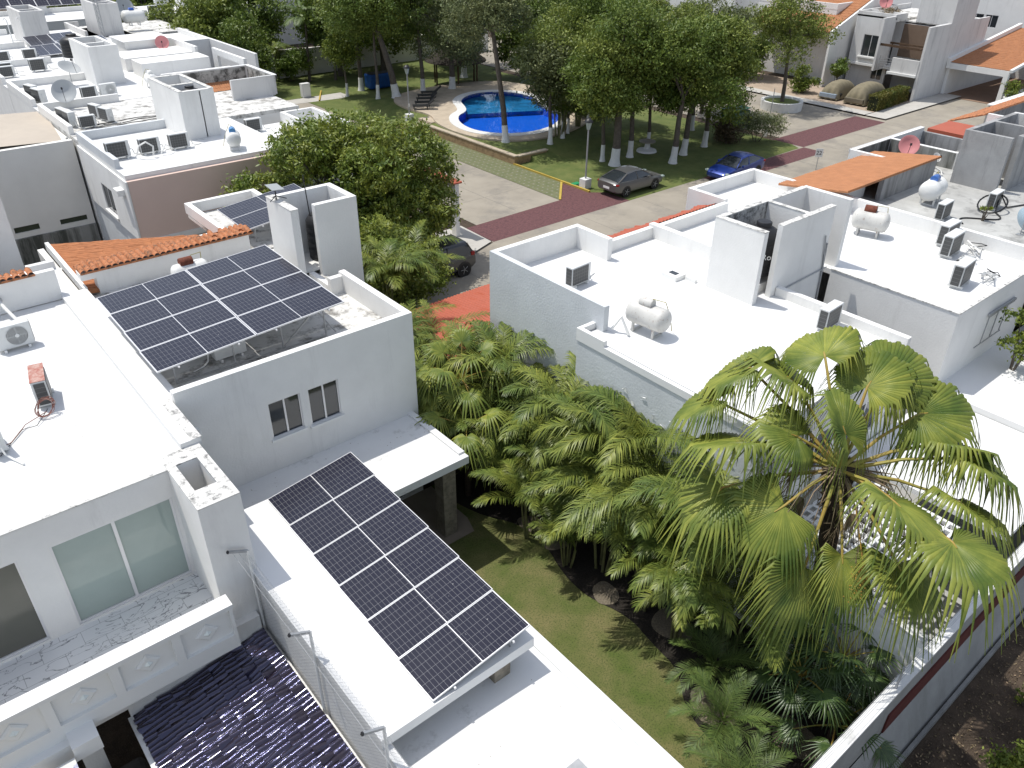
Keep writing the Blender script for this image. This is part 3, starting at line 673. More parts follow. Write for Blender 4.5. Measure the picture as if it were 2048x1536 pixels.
# patio slab, column, annex
PT = M().box(3.95, 10.42, 14.2, 16.95, 2.86, 3.1).box(10.22, 10.42, 14.4, 16.95, 3.1, 3.16).build('patio_roof', roofw, H2)
M().box(9.86, 10.3, 14.7, 15.14, 0, 2.86).build('stone_column', stone, H2)
M().box(7.6, 7.78, -4, 14.2, 0, 2.9).build('annex_wall', wallw, H2)
M().box(3.74, 3.9, -4, 16.95, 0, 3.6).build('party_wall', roofw2, H2)
M().box(3.9, 7.85, -4, 14.2, 2.9, 3.08).build('annex_roof', roofw, H2)
M().box(7.55, 7.85, -4, 14.2, 3.08, 3.11).build('annex_roof_edge', roofw, H2)
M().box(3.72, 7.25, 7.85, 15.1, 3.62, 3.86).box(3.9, 4.2, 15.1, 15.3, 3.5, 3.8).build('raised_slab', roofw2, H2)
M().box(6.35, 6.75, 7.98, 8.3, 3.08, 3.62).box(6.35, 6.75, 14.5, 14.8, 3.08, 3.62).build('stone_pier', stone, H2)
M().box(6.1, 6.5, 5.3, 5.75, 3.08, 3.14).build('roof_hatch', galv, H2)
solar('solar_array', 'long tilted solar array of six panels above the white patio roof slab', (4.85, 7.9, 3.92), (2.32, 0, .33), (0.16, 7.12, 0), 1, 6, cells('cells_near', .0955, .1935),
      [((5.3, 8.0, 3.86), (5.3, 8.0, 3.95)), ((6.75, 8.0, 3.86), (6.75, 8.0, 4.15)), ((6.8, 11.5, 3.86), (6.8, 11.5, 4.15)), ((6.9, 14.8, 3.86), (6.9, 14.8, 4.15))])
solar('solar_array', 'large solar array of eight panels on a galvanised rack over the house roof', (3.93, 17.83, 6.58), (5.1, 0, .3), (.09, 5.04, .02), 2, 4, cells('cells_big', .105, .2075),
      [((4.45, 18.4, 5.76), (4.45, 18.4, 6.56)), ((6.0, 18.4, 5.76), (6.0, 18.4, 6.64)), ((7.35, 18.38, 5.76), (7.35, 18.38, 6.72)), ((8.6, 18.3, 5.76), (8.6, 18.3, 6.8)), ((7.35, 18.38, 5.8), (8.5, 18.3, 6.78)), ((8.9, 18.3, 5.8), (8.35, 18.6, 6.78)),
       ((4.5, 22.5, 5.76), (4.5, 22.5, 6.56)), ((8.6, 22.5, 5.76), (8.6, 22.5, 6.8)), ((4.45, 18.4, 5.79), (8.6, 18.3, 5.79))])
solar('solar_array', 'small solar array behind the tank tower of the panel house', (9.66, 25.8, 6.35), (3.1, 0, .35), (0, 2.45, .05), 1, 2, cells('cells_small', .12, .2),
      [((10.1, 26.1, 5.72), (10.1, 26.1, 6.35)), ((11.8, 26.1, 5.72), (11.8, 26.1, 6.55)), ((10.1, 27.9, 5.72), (10.1, 27.9, 6.4)), ((11.8, 27.9, 5.72), (11.8, 27.9, 6.6))])
water_tank(11.1, 22.85, 6.0, 'black ribbed water tank inside the tower beside the large solar array', .52, 1.5)
t = thing('flat_antenna', 'flat grey satellite internet antenna on the tower beside the solar arrays', 'antenna', (9.83, 23.2, 8.115))
M().tube([(0, 0, 0), (0, 0, .35)], .02, 6).tube([(-.25, -.1, 0), (0, 0, .12), (.3, -.1, 0)], .014, 5).tube([(0, .25, 0), (0, 0, .12)], .014, 5).build('mast', blk, t, False)
q = M().box(-.28, .28, -.17, .17, -.012, .012).build('panel', dishg, t, False, bevel=.008); q.location = (0, 0, .39); q.rotation_euler = (R(24), R(12), R(25))
t = thing('antenna_mast', 'thin black antenna mast rising from the tower with the grey flat antenna', 'antenna', (10.75, 22.9, 7.2)); M().tube([(0, 0, 0), (-.08, 0, 1.6)], .018, 6).build('mast', blk, t, False)
M().tube([(0, 0, .1), (.3, .1, .1)], .012, 5).build('bracket', galv, t, False)
gas_tank(7.0, 23.95, 5.76, 0, 'white gas tank with rusty red hood behind the large solar array', r=.28)
ac(6.05, 18.9, 5.76, math.pi, 'air conditioner unit in the shade beneath the large solar array', None)

# ---------------------------------------------------------------- house with marble balcony
H1 = thing('white_house', 'white house with marble floored balcony and black tiled lower roof', 'house', (0, 19, 0))
D1 = [(.45, 2.88, 3.06, 5.3), (-3.6, -.12, 3.06, 5.3)]
M().wall('y', 14.75, 14.95, -9, 2.95, 2.8, 5.95, D1).wall('y', 12.9, 13.1, -9, 3.6, 0, 2.72, [(-3.5, -.45, 0, 2.6), (-.05, .62, 0, 2.05)]).box(3.58, 3.7, 4, 13.1, 0, 2.15).wall('y', 24.9, 25.1, -9, 3.5, 5.97, 6.9).wall('x', -9.2, -9, 12.9, 25, 0, 5.9).build('wall', wallw, H1)
for h, g in zip(D1, (glassf, frost2)): window(H1, 'y', 14.75, *h, pane=g, fw=.05, n=2, d=.1)
M().box(-9, 3.45, 14.95, 24.9, 5.8, 5.95).box(-9, 2.95, 14.75, 14.948, 5.951, 5.99).build('roof', roofw, H1)
M().box(-9, 2.95, 14.73, 14.8, 5.99, 6.01).build('roof_edge', capst, H1)
parapets(H1, [(3.45, 3.9, 15.3, 25.2, 6.12)], 5.8, roofw)
# pier with a hollow top
pier = M().box(2.95, 3.83, 13.1, 13.3, 2.2, 5.97).box(2.95, 3.12, 13.3, 15.1, 2.2, 5.97).box(3.62, 3.83, 13.3, 15.1, 2.2, 5.97).box(3.12, 3.62, 14.8, 15.1, 2.2, 5.97).box(3.12, 3.62, 13.3, 14.8, 2.2, 5.0).build('pier', wallw, H1)
M().box(2.95, 3.83, 13.1, 13.72, 5.97, 6.0).box(2.95, 3.14, 13.72, 14.8, 5.97, 6.0).box(3.6, 3.83, 13.72, 14.8, 5.97, 6.0).box(2.95, 3.83, 14.8, 15.3, 5.97, 6.0).box(3.7, 3.93, 15.3, 17.3, 6.12, 6.13).build('pier_coping', capst, pier)
M().box(-9, 2.95, 12.65, 14.75, 2.85, 3.0).build('balcony_floor', marble, H1)
# balustrade with raised panels and diamond bosses
rl = M().box(-9, 2.95, 12.46, 12.65, 2.72, 3.88).box(-9, 2.95, 12.38, 12.46, 2.72, 3.1).box(-9, 2.95, 12.38, 12.46, 3.82, 3.88)
for i in range(9): x = 2.38-1.19*i; rl.box(x+.5, x+.68 if i else 2.95, 12.38, 12.46, 3.1, 3.82)
bal = rl.build('balustrade', whitep, H1)
M().box(-9, 2.97, 12.34, 12.7, 3.88, 3.98).build('hand_rail', roofw2, bal)
for i in range(6):
    x = 2.38-1.19*i; z = 3.47
    dm = M().add([(x-.24, 12.44, z), (x, 12.44, z-.24), (x+.24, 12.44, z), (x, 12.44, z+.24), (x-.19, 12.41, z), (x, 12.41, z-.19), (x+.19, 12.41, z), (x, 12.41, z+.19), (x-.24, 12.461, z), (x, 12.461, z-.24), (x+.24, 12.461, z), (x, 12.461, z+.24)], [(4,5,6,7),(0,1,5,4),(1,2,6,5),(2,3,7,6),(3,0,4,7),(8,9,1,0),(9,10,2,1),(10,11,3,2),(11,8,0,3)]).build('diamond_ornament', whitep, bal)
    M().add([(x-.09, 12.409, z), (x, 12.409, z-.09), (x+.09, 12.409, z), (x, 12.409, z+.09), (x, 12.36, z)], [(0,1,4),(1,2,4),(2,3,4),(3,0,4)]).build('glass_boss', mat('glass_boss', (.75, .8, .78), .1, spec=.8), dm)
M().box(-.5, -.02, 11.95, 12.38, 2.5, 2.86).box(-9, -.5, 12.2, 12.38, 2.2, 2.72).build('canopy_beam', whitep, H1)
t = thing('tiled_pillar', 'pillar capped with white and blue mosaic tiles below the balcony', 'pillar', (-.75, 11.75, 0))
M().box(-.95, -.53, 11.0, 11.9, 0, 2.62).build('shaft', whitep, t)
M().box(-.97, -.51, 10.98, 11.92, 2.62, 2.68).build('cap', mat('blue_mosaic', (.6, .6, .57), .4, 0, 1, stain=((.03, .06, .35), .95, 6, .53)), t)
rf = thing('black_tiled_roof', 'glossy black clay tiled carport roof below the chain link fence', 'tiled roof', (2.1, 9, 1.8))
tiles((3.62, 4.6, 2.3), (0, 8.3, 0), (-2.98, 0, -.5), 62, 11, .042, 6, .9, 9).build('tiles', blackt, rf, smooth=60)
M().bar((.6, 4.6, 1.74), (.6, 12.9, 1.74), .1, .14).build('gutter', whitep, rf)
M().box(.66, .9, 6, 6.2, 0, 1.75).box(.66, .9, 4.6, 4.8, 0, 1.75).build('post', whitep, rf)
t = thing('covered_cart', 'dark covered load standing in the shade under the balcony', 'covered load', (.3, 11.9, 0))
M().box(-.2, .55, 11.0, 12.6, .35, 1.0).build('body', mat('tarp_dark', (.07, .065, .06), .7, .3, 4, bump=.5, bs=8), t, bevel=.12)
M().box(-.15, -.05, 11.1, 11.2, 0, .36).box(.4, .5, 11.1, 11.2, 0, .36).box(-.15, -.05, 12.4, 12.5, 0, .36).box(.4, .5, 12.4, 12.5, 0, .36).build('leg', blk, t)
sheet('driveway', rect(-12, 3.6, 0, 12.9), .0, mat('yard_beige', (.4, .34, .24), .9, .15, 1))
# back of that roof
M().box(-9, 3.0, 25.1, 25.9, 5.97, 6.3).build('back_parapet', wallw, H1)
M().box(-9, 2.95, 25.1, 25.3, 6.3, 6.9).build('gable_wall', wallw, H1)
tiles((2.98, 24.85, 6.93), (-10, 0, 0), (0, .55, -.1), 55, 2, .07, 5, .5, 5).build('ridge_tiles', terrac, H1, smooth=50)
M().box(2.3, 3.9, 25.2, 27.6, 5.4, 6.0).box(2.5, 2.95, 25.3, 26.8, 6.0, 6.2).box(3.1, 3.9, 27.3, 27.5, 6.0, 6.25).build('rear_ledge', roofw, H1)
ac(1.75, 22.55, 5.96, math.pi, 'large air conditioner with round fan grille near the rear wall of the balcony house roof', s=1.02)
ac(1.68, 19.35, 5.96, R(80), 'air conditioner with rusty red top on the balcony house roof', rusty=True, s=1.05)
ac(.3, 18.0, 5.96, R(-82), 'air conditioner at the left edge of the balcony house roof with dark coil', s=1.1)
t = thing('coiled_cable', 'loose coil of reddish cable beside the rusty topped air conditioner', 'cable', (1.55, 18.6, 5.96))
cp = []
for i in range(90): a = i*.32; cp.append((.19*math.cos(a)*(1+.2*math.sin(i*.5)), .14*math.sin(a)+.04*math.sin(i*.7), .22+.16*math.sin(a+.6)+.02*math.sin(i)))
M().tube(cp, .009, 5).tube([(0, 0, .1), (-.5, -.2, .06), (-.9, -.7, .03), (-1.4, -.9, .02)], .01, 5).build('coil', mat('red_cable', (.2, .08, .06), .5), t, False)
M().tube([(.05, .1, .1), (-.3, -.35, .03), (-.6, -.3, .02), (-1.2, -1.1, .02)], .009, 5).build('black_cable', blk, t, False)
t = thing('roof_vent_pipe', 'short white vent pipe through the rear wall of the balcony house roof', 'pipe', (1.9, 24.4, 5.96))
M().tube([(1.9, 24.85, 6.4), (1.95, 24.5, 6.3), (2.1, 24.0, 6.05)], .05, 8).build('pipe', pipe, t, smooth=50)
M().lathe([(.09, 24.8), (.09, 24.86)], (1.9, 0, 6.42), 12, 'y').build('flange', galv, t)

# chain link fence above the black tiles
t = thing('chain_link_fence', 'tall chain link fence with angled post tops beside the black tiled roof', 'fence', (3.68, 9, 2.2))
FX, FZ0, FZ1, FY0, FY1 = 3.68, 2.2, 4.5, 4.6, 13.05
ms = M(); pitch = .1; kk = int((FY1-FY0)/pitch)
def wire(m_, a, b, r=.0018):
    a, b = Vector(a), Vector(b); d = (b-a).normalized(); u = Vector((1, 0, 0))*r; v_ = d.cross(Vector((1, 0, 0)))*r
    m_.add([a+u, a-u*.5+v_, a-u*.5-v_, b+u, b-u*.5+v_, b-u*.5-v_], [(0,1,4,3),(1,2,5,4),(2,0,3,5)])
H_ = FZ1-FZ0
for i in range(-int(H_/pitch), kk+1):
    y = FY0+i*pitch
    a0 = max(0, FY0-y); a1 = min(H_, FY1-y)
    if a1 > a0: wire(ms, (FX, y+a0, FZ0+a0), (FX, y+a1, FZ0+a1)); wire(ms, (FX+.004, y+a0, FZ1-a0), (FX+.004, y+a1, FZ1-a1))
ms.build('mesh', galv, t)
for y in (12.98, 10.2, 7.6, 5.0):
    po = M().tube([(FX, y, 2.1), (FX, y, 4.58)], .032, 8).build('post', whitep, t, smooth=50)
    M().bar((FX+.02, y, 4.55), (FX-.38, y, 4.75), .05).build('arm', galv, po)
    M().bar((FX-.38, y, 4.75), (FX-.41, y, 4.765), .055).build('end_cap', blk, po)
bw = M()
for k_ in (.08, .2, .32): 
    bw.tube([(FX-k_, 4.6+i*.35, 4.58+k_*.45+.01*math.sin(i*2.1)) for i in range(25)], .003, 4)
    for i in range(60): y = 4.7+i*.14; bw.bar((FX-k_-.012, y-.012, 4.57+k_*.45), (FX-k_+.012, y+.012, 4.6+k_*.45), .003)
bw.build('barbed_wire', galv, t)

# ---------------------------------------------------------------- garden
sheet('garden_lawn', rect(7.78, 14.3, 2.9, 17), -.015, grass)
sheet('patio_floor', [(7.78, 14.4), (10.7, 14.4), (10.9, 15), (10.9, 16.95), (7.78, 16.95)], .03, mat('patio_stone', (.3, .25, .2), .8, .2, 1.5))
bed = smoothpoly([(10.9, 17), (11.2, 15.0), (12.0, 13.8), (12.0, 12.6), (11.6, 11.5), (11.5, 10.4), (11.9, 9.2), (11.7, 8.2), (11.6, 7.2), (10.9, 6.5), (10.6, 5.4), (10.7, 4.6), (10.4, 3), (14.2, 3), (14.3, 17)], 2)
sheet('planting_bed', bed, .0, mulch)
for c, r_ in (((12.2, 13.6), .5), ((12.3, 12.5), .4), ((12.0, 10.2), .5), ((11.5, 6.0), .6), ((12.6, 8.3), .6), ((12.2, 4.2), .7)):
    sheet('gravel_patch', smoothpoly([(c[0]+r_*math.cos(a)*rnd.uniform(.6, 1.2), c[1]+r_*math.sin(a)*rnd.uniform(.7, 1.3)) for a in [i*.9 for i in range(7)]], 2), .006, gravelm)
# boundary wall towards the dirt strip
BW = thing('boundary_wall', 'long white boundary wall with wire on top beside the dirt strip', 'wall', (14, 2.85, 0))
M().box(7.8, 42, 2.9, 3.07, 1.15, 2.4).add([(7.8, 2.5, 0), (42, 2.5, 0), (42, 2.88, 1.15), (7.8, 2.88, 1.15), (7.8, 3.07, 0), (42, 3.07, 0), (42, 3.07, 1.15), (7.8, 3.07, 1.15)], [(0, 1, 2, 3), (4, 7, 6, 5), (0, 3, 7, 4), (1, 5, 6, 2)]).build('wall', mat('wall_rough_grey', (.36, .36, .345), .9, .2, 1, bump=.6, bs=12, streak=((.25, .25, .23), .6, 2, .5)), BW)
M().box(7.78, 42, 2.88, 3.1, 2.4, 2.46).build('coping', roofw, BW)
M().box(12.9, 42, 2.86, 2.898, 1.16, 1.75).build('red_band', mat('red_brown_paint', (.12, .03, .025), .8, .3, 3), BW)
M().box(7.8, 42, 2.42, 2.499, 0, .2).build('plinth', mat('old_render', (.3, .3, .29), .9, .3, 2, bump=.6, bs=8), BW)
wr = M()
for z in (2.62, 2.77, 2.92, 3.07): wr.tube([(7.8, 2.98, z), (42, 2.98, z)], .004, 4)
wr.build('wire', galv, BW)
for x in range(9, 42, 4): M().box(x-.02, x+.02, 2.96, 3.0, 2.46, 3.12).build('wire_post', galv, BW)
GW = thing('garden_wall', 'white garden wall with stained coping between the lawn and the lattice yard', 'wall', (14.2, 5, 0))
M().box(14.12, 14.3, 3.06, 7.6, 0, 2.9).box(13.9, 14.11, 3.06, 5.4, 0, .9).build('wall', wallw, GW)
M().box(14.08, 14.34, 3.06, 7.6, 2.9, 2.96).build('coping', capst, GW)

# ---------------------------------------------------------------- right hand pair of houses
RH = thing('white_house', 'white house with open topped tank tower and garden wall of peeling paint', 'house', (18, 13, 0))
M().box(14.75, 14.95, 13.55, 18.7, 0, 6.58).box(14.75, 14.95, 7.65, 13.55, 0, 5.66).build('garden_side_wall', wallr, RH)
M().box(14.15, 14.75, 7.65, 13.95, 0, 5.6).build('projecting_wall', wallr, RH)
M().box(14.12, 14.26, 12.9, 13.97, 5.6, 5.98).box(14.26, 14.75, 13.84, 13.97, 5.6, 5.98).box(14.12, 14.26, 7.65, 12.9, 5.6, 5.80).build('projecting_parapet', roofw2, RH)
M().box(14.3, 14.95, 7.85, 13.55, 5.6, 5.79).box(14.3, 14.75, 13.55, 13.8, 5.6, 5.79).build('projecting_roof', roofw2, RH)
M().wall('y', 7.65, 7.85, 14.95, 20.8, 0, 5.6, [(16, 17.6, 3.4, 4.6), (18.4, 20, 3.4, 4.6)]).wall('y', 18.5, 18.7, 14.95, 18.64, 0, 6.58).wall('x', 18.44, 18.64, 17.0, 18.5, 5.66, 6.58).wall('x', 20.6, 20.8, 7.85, 11.9, 0, 5.62).box(18.64, 21.2, 17.45, 17.65, 0, 6.2).box(21.2, 21.45, 13.66, 17.65, 0, 6.3).box(20.8, 21.2, 11.9, 12.1, 0, 5.62).build('wall', wallw, RH)
for a in ((16, 17.6, 3.4, 4.6), (18.4, 20, 3.4, 4.6)): window(RH, 'y', 7.65, *a)
M().box(14.95, 20.6, 7.7, 11.9, 5.6, 5.8).box(14.95, 21.2, 11.9, 17.45, 5.6, 5.8).box(14.95, 18.44, 17.45, 18.5, 5.6, 5.8).build('roof', roofw2, RH)
parapets(RH, [(20.6, 20.8, 7.65, 11.88, 6.08)], 5.62)
M().box(18.95, 19.45, 14.45, 15.05, 5.8, 5.95).build('skylight', whitep, RH); M().box(19.1, 19.3, 14.6, 14.9, 5.95, 5.96).build('skylight_glass', glassd, RH)
M().box(19.35, 19.48, 14.0, 14.4, 5.8, 5.92).build('vent_box', whitep, RH)
tw = M().box(19.45, 19.65, 11.9, 13.65, 5.8, 8.1).box(20.35, 23.2, 11.9, 12.07, 3.4, 8.1).box(19.65, 24.05, 13.48, 13.65, 5.8, 8.1).box(21.85, 22.0, 12.07, 13.48, 5.8, 8.1).box(24.05, 24.25, 11.9, 13.65, 5.8, 8.1).box(19.65, 21.2, 12.3, 13.48, 5.8, 6.1).build('tank_tower', wallw, RH)
M().box(19.44, 19.66, 11.89, 13.66, 8.1, 8.12).box(19.66, 24.04, 13.47, 13.66, 8.1, 8.12).box(20.35, 23.2, 11.89, 12.08, 8.1, 8.12).box(21.84, 22.01, 12.08, 13.47, 8.1, 8.12).build('tower_coping', capst, tw)
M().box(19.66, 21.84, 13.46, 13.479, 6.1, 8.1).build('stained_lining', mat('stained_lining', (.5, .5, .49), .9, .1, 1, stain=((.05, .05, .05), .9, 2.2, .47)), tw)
M().tube([(23.2, 11.85, 5.9), (22.9, 11.86, 7.2)], .02, 6).tube([(20.9, 11.86, 5.9), (23.4, 11.86, 6.0)], .02, 6).tube([(23.1, 11.86, 6.9), (23.3, 11.86, 3.6)], .03, 6).build('wall_pipe', galv, RH)
M().tube([(14.95, 13.4, 5.9), (15.1, 13.2, 6.3), (15.12, 12.9, 5.85)], .045, 8).build('overflow_pipe', pipe, RH, smooth=50)
pl = M(); r_ = random.Random(3)
for i in range(16):
    y = 12.6-i*.33+r_.uniform(-.1, .1); z = 4.7+r_.uniform(-.25, .25)
    pl.add([(14.148-r_.uniform(.01, .05), y+r_.uniform(-.12, .12), z+r_.uniform(-.1, .1)) for _ in range(4)], [(0, 1, 2, 3)])
pl.build('peeling_paint', whitep, RH)
water_tank(20.75, 12.78, 6.3, 'black ribbed water tank standing in the open tank tower of the right house', .56, 1.42)
ptx = bpy.data.curves.new('l', 'FONT'); ptx.body = 'Roto'; ptx.size = .26; ptx.extrude = .004
po = bpy.data.objects.new('lettering_source', ptx); sc.collection.objects.link(po)
me = bpy.data.meshes.new_from_object(po.evaluated_get(bpy.context.evaluated_depsgraph_get())); bpy.data.objects.remove(po)
wt = [o for o in sc.objects if o.get('label', '').startswith('black ribbed water tank standing in the open')][0]
lo = bpy.data.objects.new('lettering', me); sc.collection.objects.link(lo); lo.parent = wt; me.materials.clear(); me.materials.append(whitep)
lo.rotation_euler = (R(90), 0, R(-42)); lo.location = (-.5, -.42, .62)
ac(16.4, 16.3, 5.8, R(4), 'lone air conditioner near the left parapet of the right house roof')
ac(20.0, 9.7, 5.8, R(4), 'air conditioner behind the top of the tall fan palm on the right house roof')
gas_tank(15.7, 12.75, 5.8, R(-84), 'white gas tank with scattered rust flakes near the peeling garden wall', tankr, tankr, .34, 1.35)
t = thing('valve_tank', 'small rusty brown valve cylinder hung inside the second cell of the tank tower', 'valve', (22.9, 12.9, 7.4))
M().lathe([(.12, -.25), (.14, -.2), (.14, .2), (.12, .25)], (0, 0, 0), 16, 'x').build('cylinder', rust, t, False, 40); M().tube([(-.25, 0, 0), (-.8, .1, .1)], .03, 6).tube([(0, 0, 0), (.1, .5, .0)], .02, 6).build('pipe', pipe, t, False)
R2H = thing('white_house', 'white house with three air conditioners and rust stained gas tank on its roof', 'house', (26, 12, 0))
M().wall('y', 7.65, 7.85, 23.8, 29.6, 3.2, 5.62).wall('y', 4.6, 4.8, 23.8, 29.6, 0, 3.0).wall('x', 23.8, 24.0, 7.85, 11.88, 0, 5.62).wall('x', 23.8, 24.0, 4.8, 7.65, 0, 3.0).build('front_wall', wallw, R2H)
M().wall('x', 29.5, 29.7, 7.85, 19.3, 0, 6.3).wall('y', 19.1, 19.3, 25.35, 29.5, 0, 6.32).wall('x', 25.35, 25.55, 17.5, 19.1, 0, 6.32).box(21.45, 25.35, 17.3, 17.5, 0, 6.25).build('wall', wallw, R2H)
M().box(23.8, 29.5, 7.65, 13.9, 5.62, 5.8).box(21.46, 29.5, 13.9, 17.3, 5.6, 5.8).box(25.55, 29.5, 17.3, 19.1, 5.6, 5.8).build('roof', roofw2, R2H)
M().box(23.78, 23.83, 7.64, 11.88, 5.8, 5.83).box(23.83, 29.5, 7.62, 7.7, 5.8, 5.84).build('roof_edge', capst, R2H)
M().box(18.8, 23.78, 3.3, 7.6, 2.85, 3.0).box(23.8, 36, 3.1, 4.6, 2.6, 2.8).box(23.8, 31, 4.6, 7.65, 3.0, 3.2).build('terrace_roof', roofw2, R2H)
rb = M().box(26.3, 28.3, 7.56, 7.64, 4.95, 5.03)
for i in range(18): rb.box(26.35+i*.11, 26.38+i*.11, 7.57, 7.63, 4.9, 4.95)
rb.box(26.5, 26.52, 7.62, 7.648, 3.9, 4.95).box(27.2, 27.21, 7.62, 7.648, 3.9, 4.95).box(27.9, 27.92, 7.62, 7.648, 3.9, 4.95).build('spiked_rail', galv, R2H)
sk = M()
for i in range(20): sk.box(26.1+i*.1, 26.13+i*.1, 7.62, 7.648, 3.84, 3.88)
sk.build('spikes', galv, R2H)
ac(28.1, 10.0, 5.8, R(3), 'front left unit of the air conditioner pair on the far right white roof', s=1.15)
ac(29.0, 10.55, 5.8, R(2), 'rear unit of the air conditioner pair beside the long right parapet', s=1.15)
ac(25.9, 8.65, 5.8, R(5), 'air conditioner nearest the front corner of the far right white roof', s=1.15)
gas_tank(27.6, 12.75, 5.8, R(-72), 'white gas tank with rust red hood and stains beside the long parapet', rust, tankr, .36, 1.3)
for i, (x, y, s) in enumerate(((27.4, 9.6, 1), (26.6, 8.6, .8), (28.6, 9.9, .7))):
    t = thing('pipe_bundle', ('tangled white pipes beside the pair of air conditioners', 'white pipe loops beside the front corner air conditioner', 'small pipe knot behind the pair of air conditioners')[i], 'pipes', (x+.3, y-.35, 5.8)); r_ = random.Random(i)
    for k_ in range(4): 
        M().tube([(r_.uniform(-.5, .1)*s, r_.uniform(-.2, .2), .3)]+[(r_.uniform(-.5, .7)*s, r_.uniform(-.35, .35), r_.uniform(.02, .3)) for _ in range(3)]+[(.9*s, r_.uniform(-.2, .3), .02)], .028 if k_ < 2 else .014, 6).build('pipe', pipe if k_ < 3 else blk, t, False, 60)
# lattice slab in the yard
t = thing('lattice_pergola', 'white concrete lattice slab with square holes below the tall fan palm', 'pergola', (16, 6, 0))
la = M(); X0, Y0 = 14.32, 4.3
for i in range(15): la.box(X0+i*.3, X0+i*.3+.09, Y0, 7.2, 2.62, 2.74)
for j_ in range(14):
    for i in range(14): la.box(X0+i*.3+.09, X0+(i+1)*.3, Y0+j_*.22, Y0+j_*.22+.07, 2.62, 2.739)
la.build('lattice', roofw2, t)
M().box(14.32, 14.5, 4.3, 4.5, 0, 2.6).box(18.4, 18.6, 4.3, 4.5, 0, 2.6).build('post', whitep, t)
sheet('yard_floor', rect(14.3, 23.8, 3.08, 7.64), .02, mat('yard_pale', (.45, .45, .44), .85, .2, 1))
# red tiled carport roofs
t = thing('carport', 'red tiled carport roof between the palms and the right house', 'carport', (17, 21, 0))
tiles((21.8, 18.75, 3.1), (-8.6, 0, 0), (0, 4.85, -.6), 56, 16, .035, 5, .1, 6).build('tiled_roof', redt, t, smooth=50)
M().box(13.4, 13.6, 23.1, 23.3, 0, 2.35).box(17.4, 17.6, 23.1, 23.3, 0, 2.35).box(21.4, 21.6, 23.1, 23.3, 0, 2.35).build('post', whitep, t)
M().box(13.3, 21.7, 22.95, 23.45, 2.3, 2.42).build('beam', whitep, t)
tiles((25.2, 17.72, 6.12), (-6.4, 0, 0), (0, .8, -.35), 34, 2, .05, 5, .4, 8).build('eave_tiles', redt, RH, smooth=50)
# grey roofed house with orange roof
R3 = thing('grey_house', 'weathered grey roofed house with orange lean-to roof and dark stained court', 'house', (36, 12, 0))
M().wall('y', 4, 4.2, 29.7, 42, 0, 5.5).wall('x', 41.9, 42.1, 4.2, 18, 0, 6.2).box(31.9, 36.4, 14.6, 14.8, 5.65, 6.6).box(29.72, 30.3, 14.4, 16.8, 5.65, 6.1).build('wall', wallc, R3)
M().box(29.7, 41.9, 4.2, 16, 5.5, 5.65).build('roof', roofg, R3)
M().box(35.3, 35.5, 15.6, 18.1, 0, 6.4).box(35.5, 38.6, 17.9, 18.1, 0, 6.4).box(38.6, 38.8, 14.7, 18.1, 0, 6.4).box(38.8, 42.0, 17.9, 18.1, 0, 6.4).box(29.7, 35.3, 16.6, 16.8, 0, 6.1).box(29.72, 31.88, 15.3, 15.5, 5.66, 6.35).build('court_wall', wallw, R3)
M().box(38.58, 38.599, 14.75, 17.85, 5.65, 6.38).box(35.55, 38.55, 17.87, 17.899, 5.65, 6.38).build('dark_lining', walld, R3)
M().box(35.28, 42.02, 18.1, 18.12, 6.3, 6.42).build('court_edge', roofw2, R3)
tiles((28.9, 14.5, 6.68), (7.6, 0, 0), (0, 3.0, -.45), 52, 8, .03, 4, .1, 7).build('lean_to_roof', terra3, R3, smooth=50)
tw = M().box(36.7, 36.9, 12.05, 13.95, 5.65, 7.92).box(36.9, 41.5, 13.75, 13.95, 5.65, 7.92).box(37.4, 41.5, 11.9, 12.1, 5.65, 7.92).box(39.1, 39.3, 12.1, 13.75, 5.65, 7.92).build('tank_tower', wallc, R3)
M().box(41.5, 41.7, 11.9, 13.95, 5.65, 7.92).build('tower_side', walls_, tw)
water_tank(38.1, 13.0, 6.3, 'black water tank in the concrete tower at the right edge', .5, 1.1)
gas_tank(33.3, 13.2, 5.65, R(8), 'clean white gas tank with blue hood on the grey roof', paint('blue_hood', (.05, .16, .5)), tankw, .4, 1.4)
ac(31.85, 12.0, 5.65, R(4), 'left air conditioner on the weathered grey roof', 'air conditioner units standing on the grey roof')
ac(34.7, 11.3, 5.65, R(4), 'right air conditioner with black hose on the weathered grey roof', 'air conditioner units standing on the grey roof')
dish(32.5, 9.35, 5.65, R(-20), R(15), 'pale blue satellite dish seen edge on at the grey roof', dishb, .5, .5)
dish(38.2, 16.8, 5.65, R(215), R(25), 'pink satellite dish in the dark stained court', dishp, .45, .7)
dish(37.6, 15.2, 5.65, R(250), R(35), 'small white lamp like dish beside the dark court', whitep, .2, .6)
t = thing('black_hose', 'looping black hose lying on the weathered grey roof', 'hose', (34.5, 11.2, 5.65))
M().tube([(-2.6+i*.12, .4*math.sin(i*.35)-i*.02, .03) for i in range(20)]+[(-.2+.55*math.cos(a*.5), .5*math.sin(a*.5), .3+.25*math.cos(a*.5)) for a in range(26)]+[(.6, -.3, .05), (1.6, -.6, .03), (3, -.8, .03)], .03, 6).build('hose', blk, t, False, 60)
bush('spindly potted weed growing on the weathered grey roof', 32.9, 10.9, 5.65, .45, .9, 90, .16, lY, 5, name='roof_weed', cat='plant')
t = thing('roof_pipe', 'crooked white pipe on the grey roof near the dark court', 'pipe', (36, 14.3, 5.65))
M().tube([(36.6, 15.2, 6.5), (36.7, 15.1, 6.2), (37.1, 14.6, 5.9), (36, 13.9, 5.75), (34.4, 13.6, 5.7)], .035, 6).build('pipe', pipe, t, smooth=60)
M().box(33.9, 34.3, 13.4, 13.7, 5.65, 5.8).build('connection_box', whitep, t)
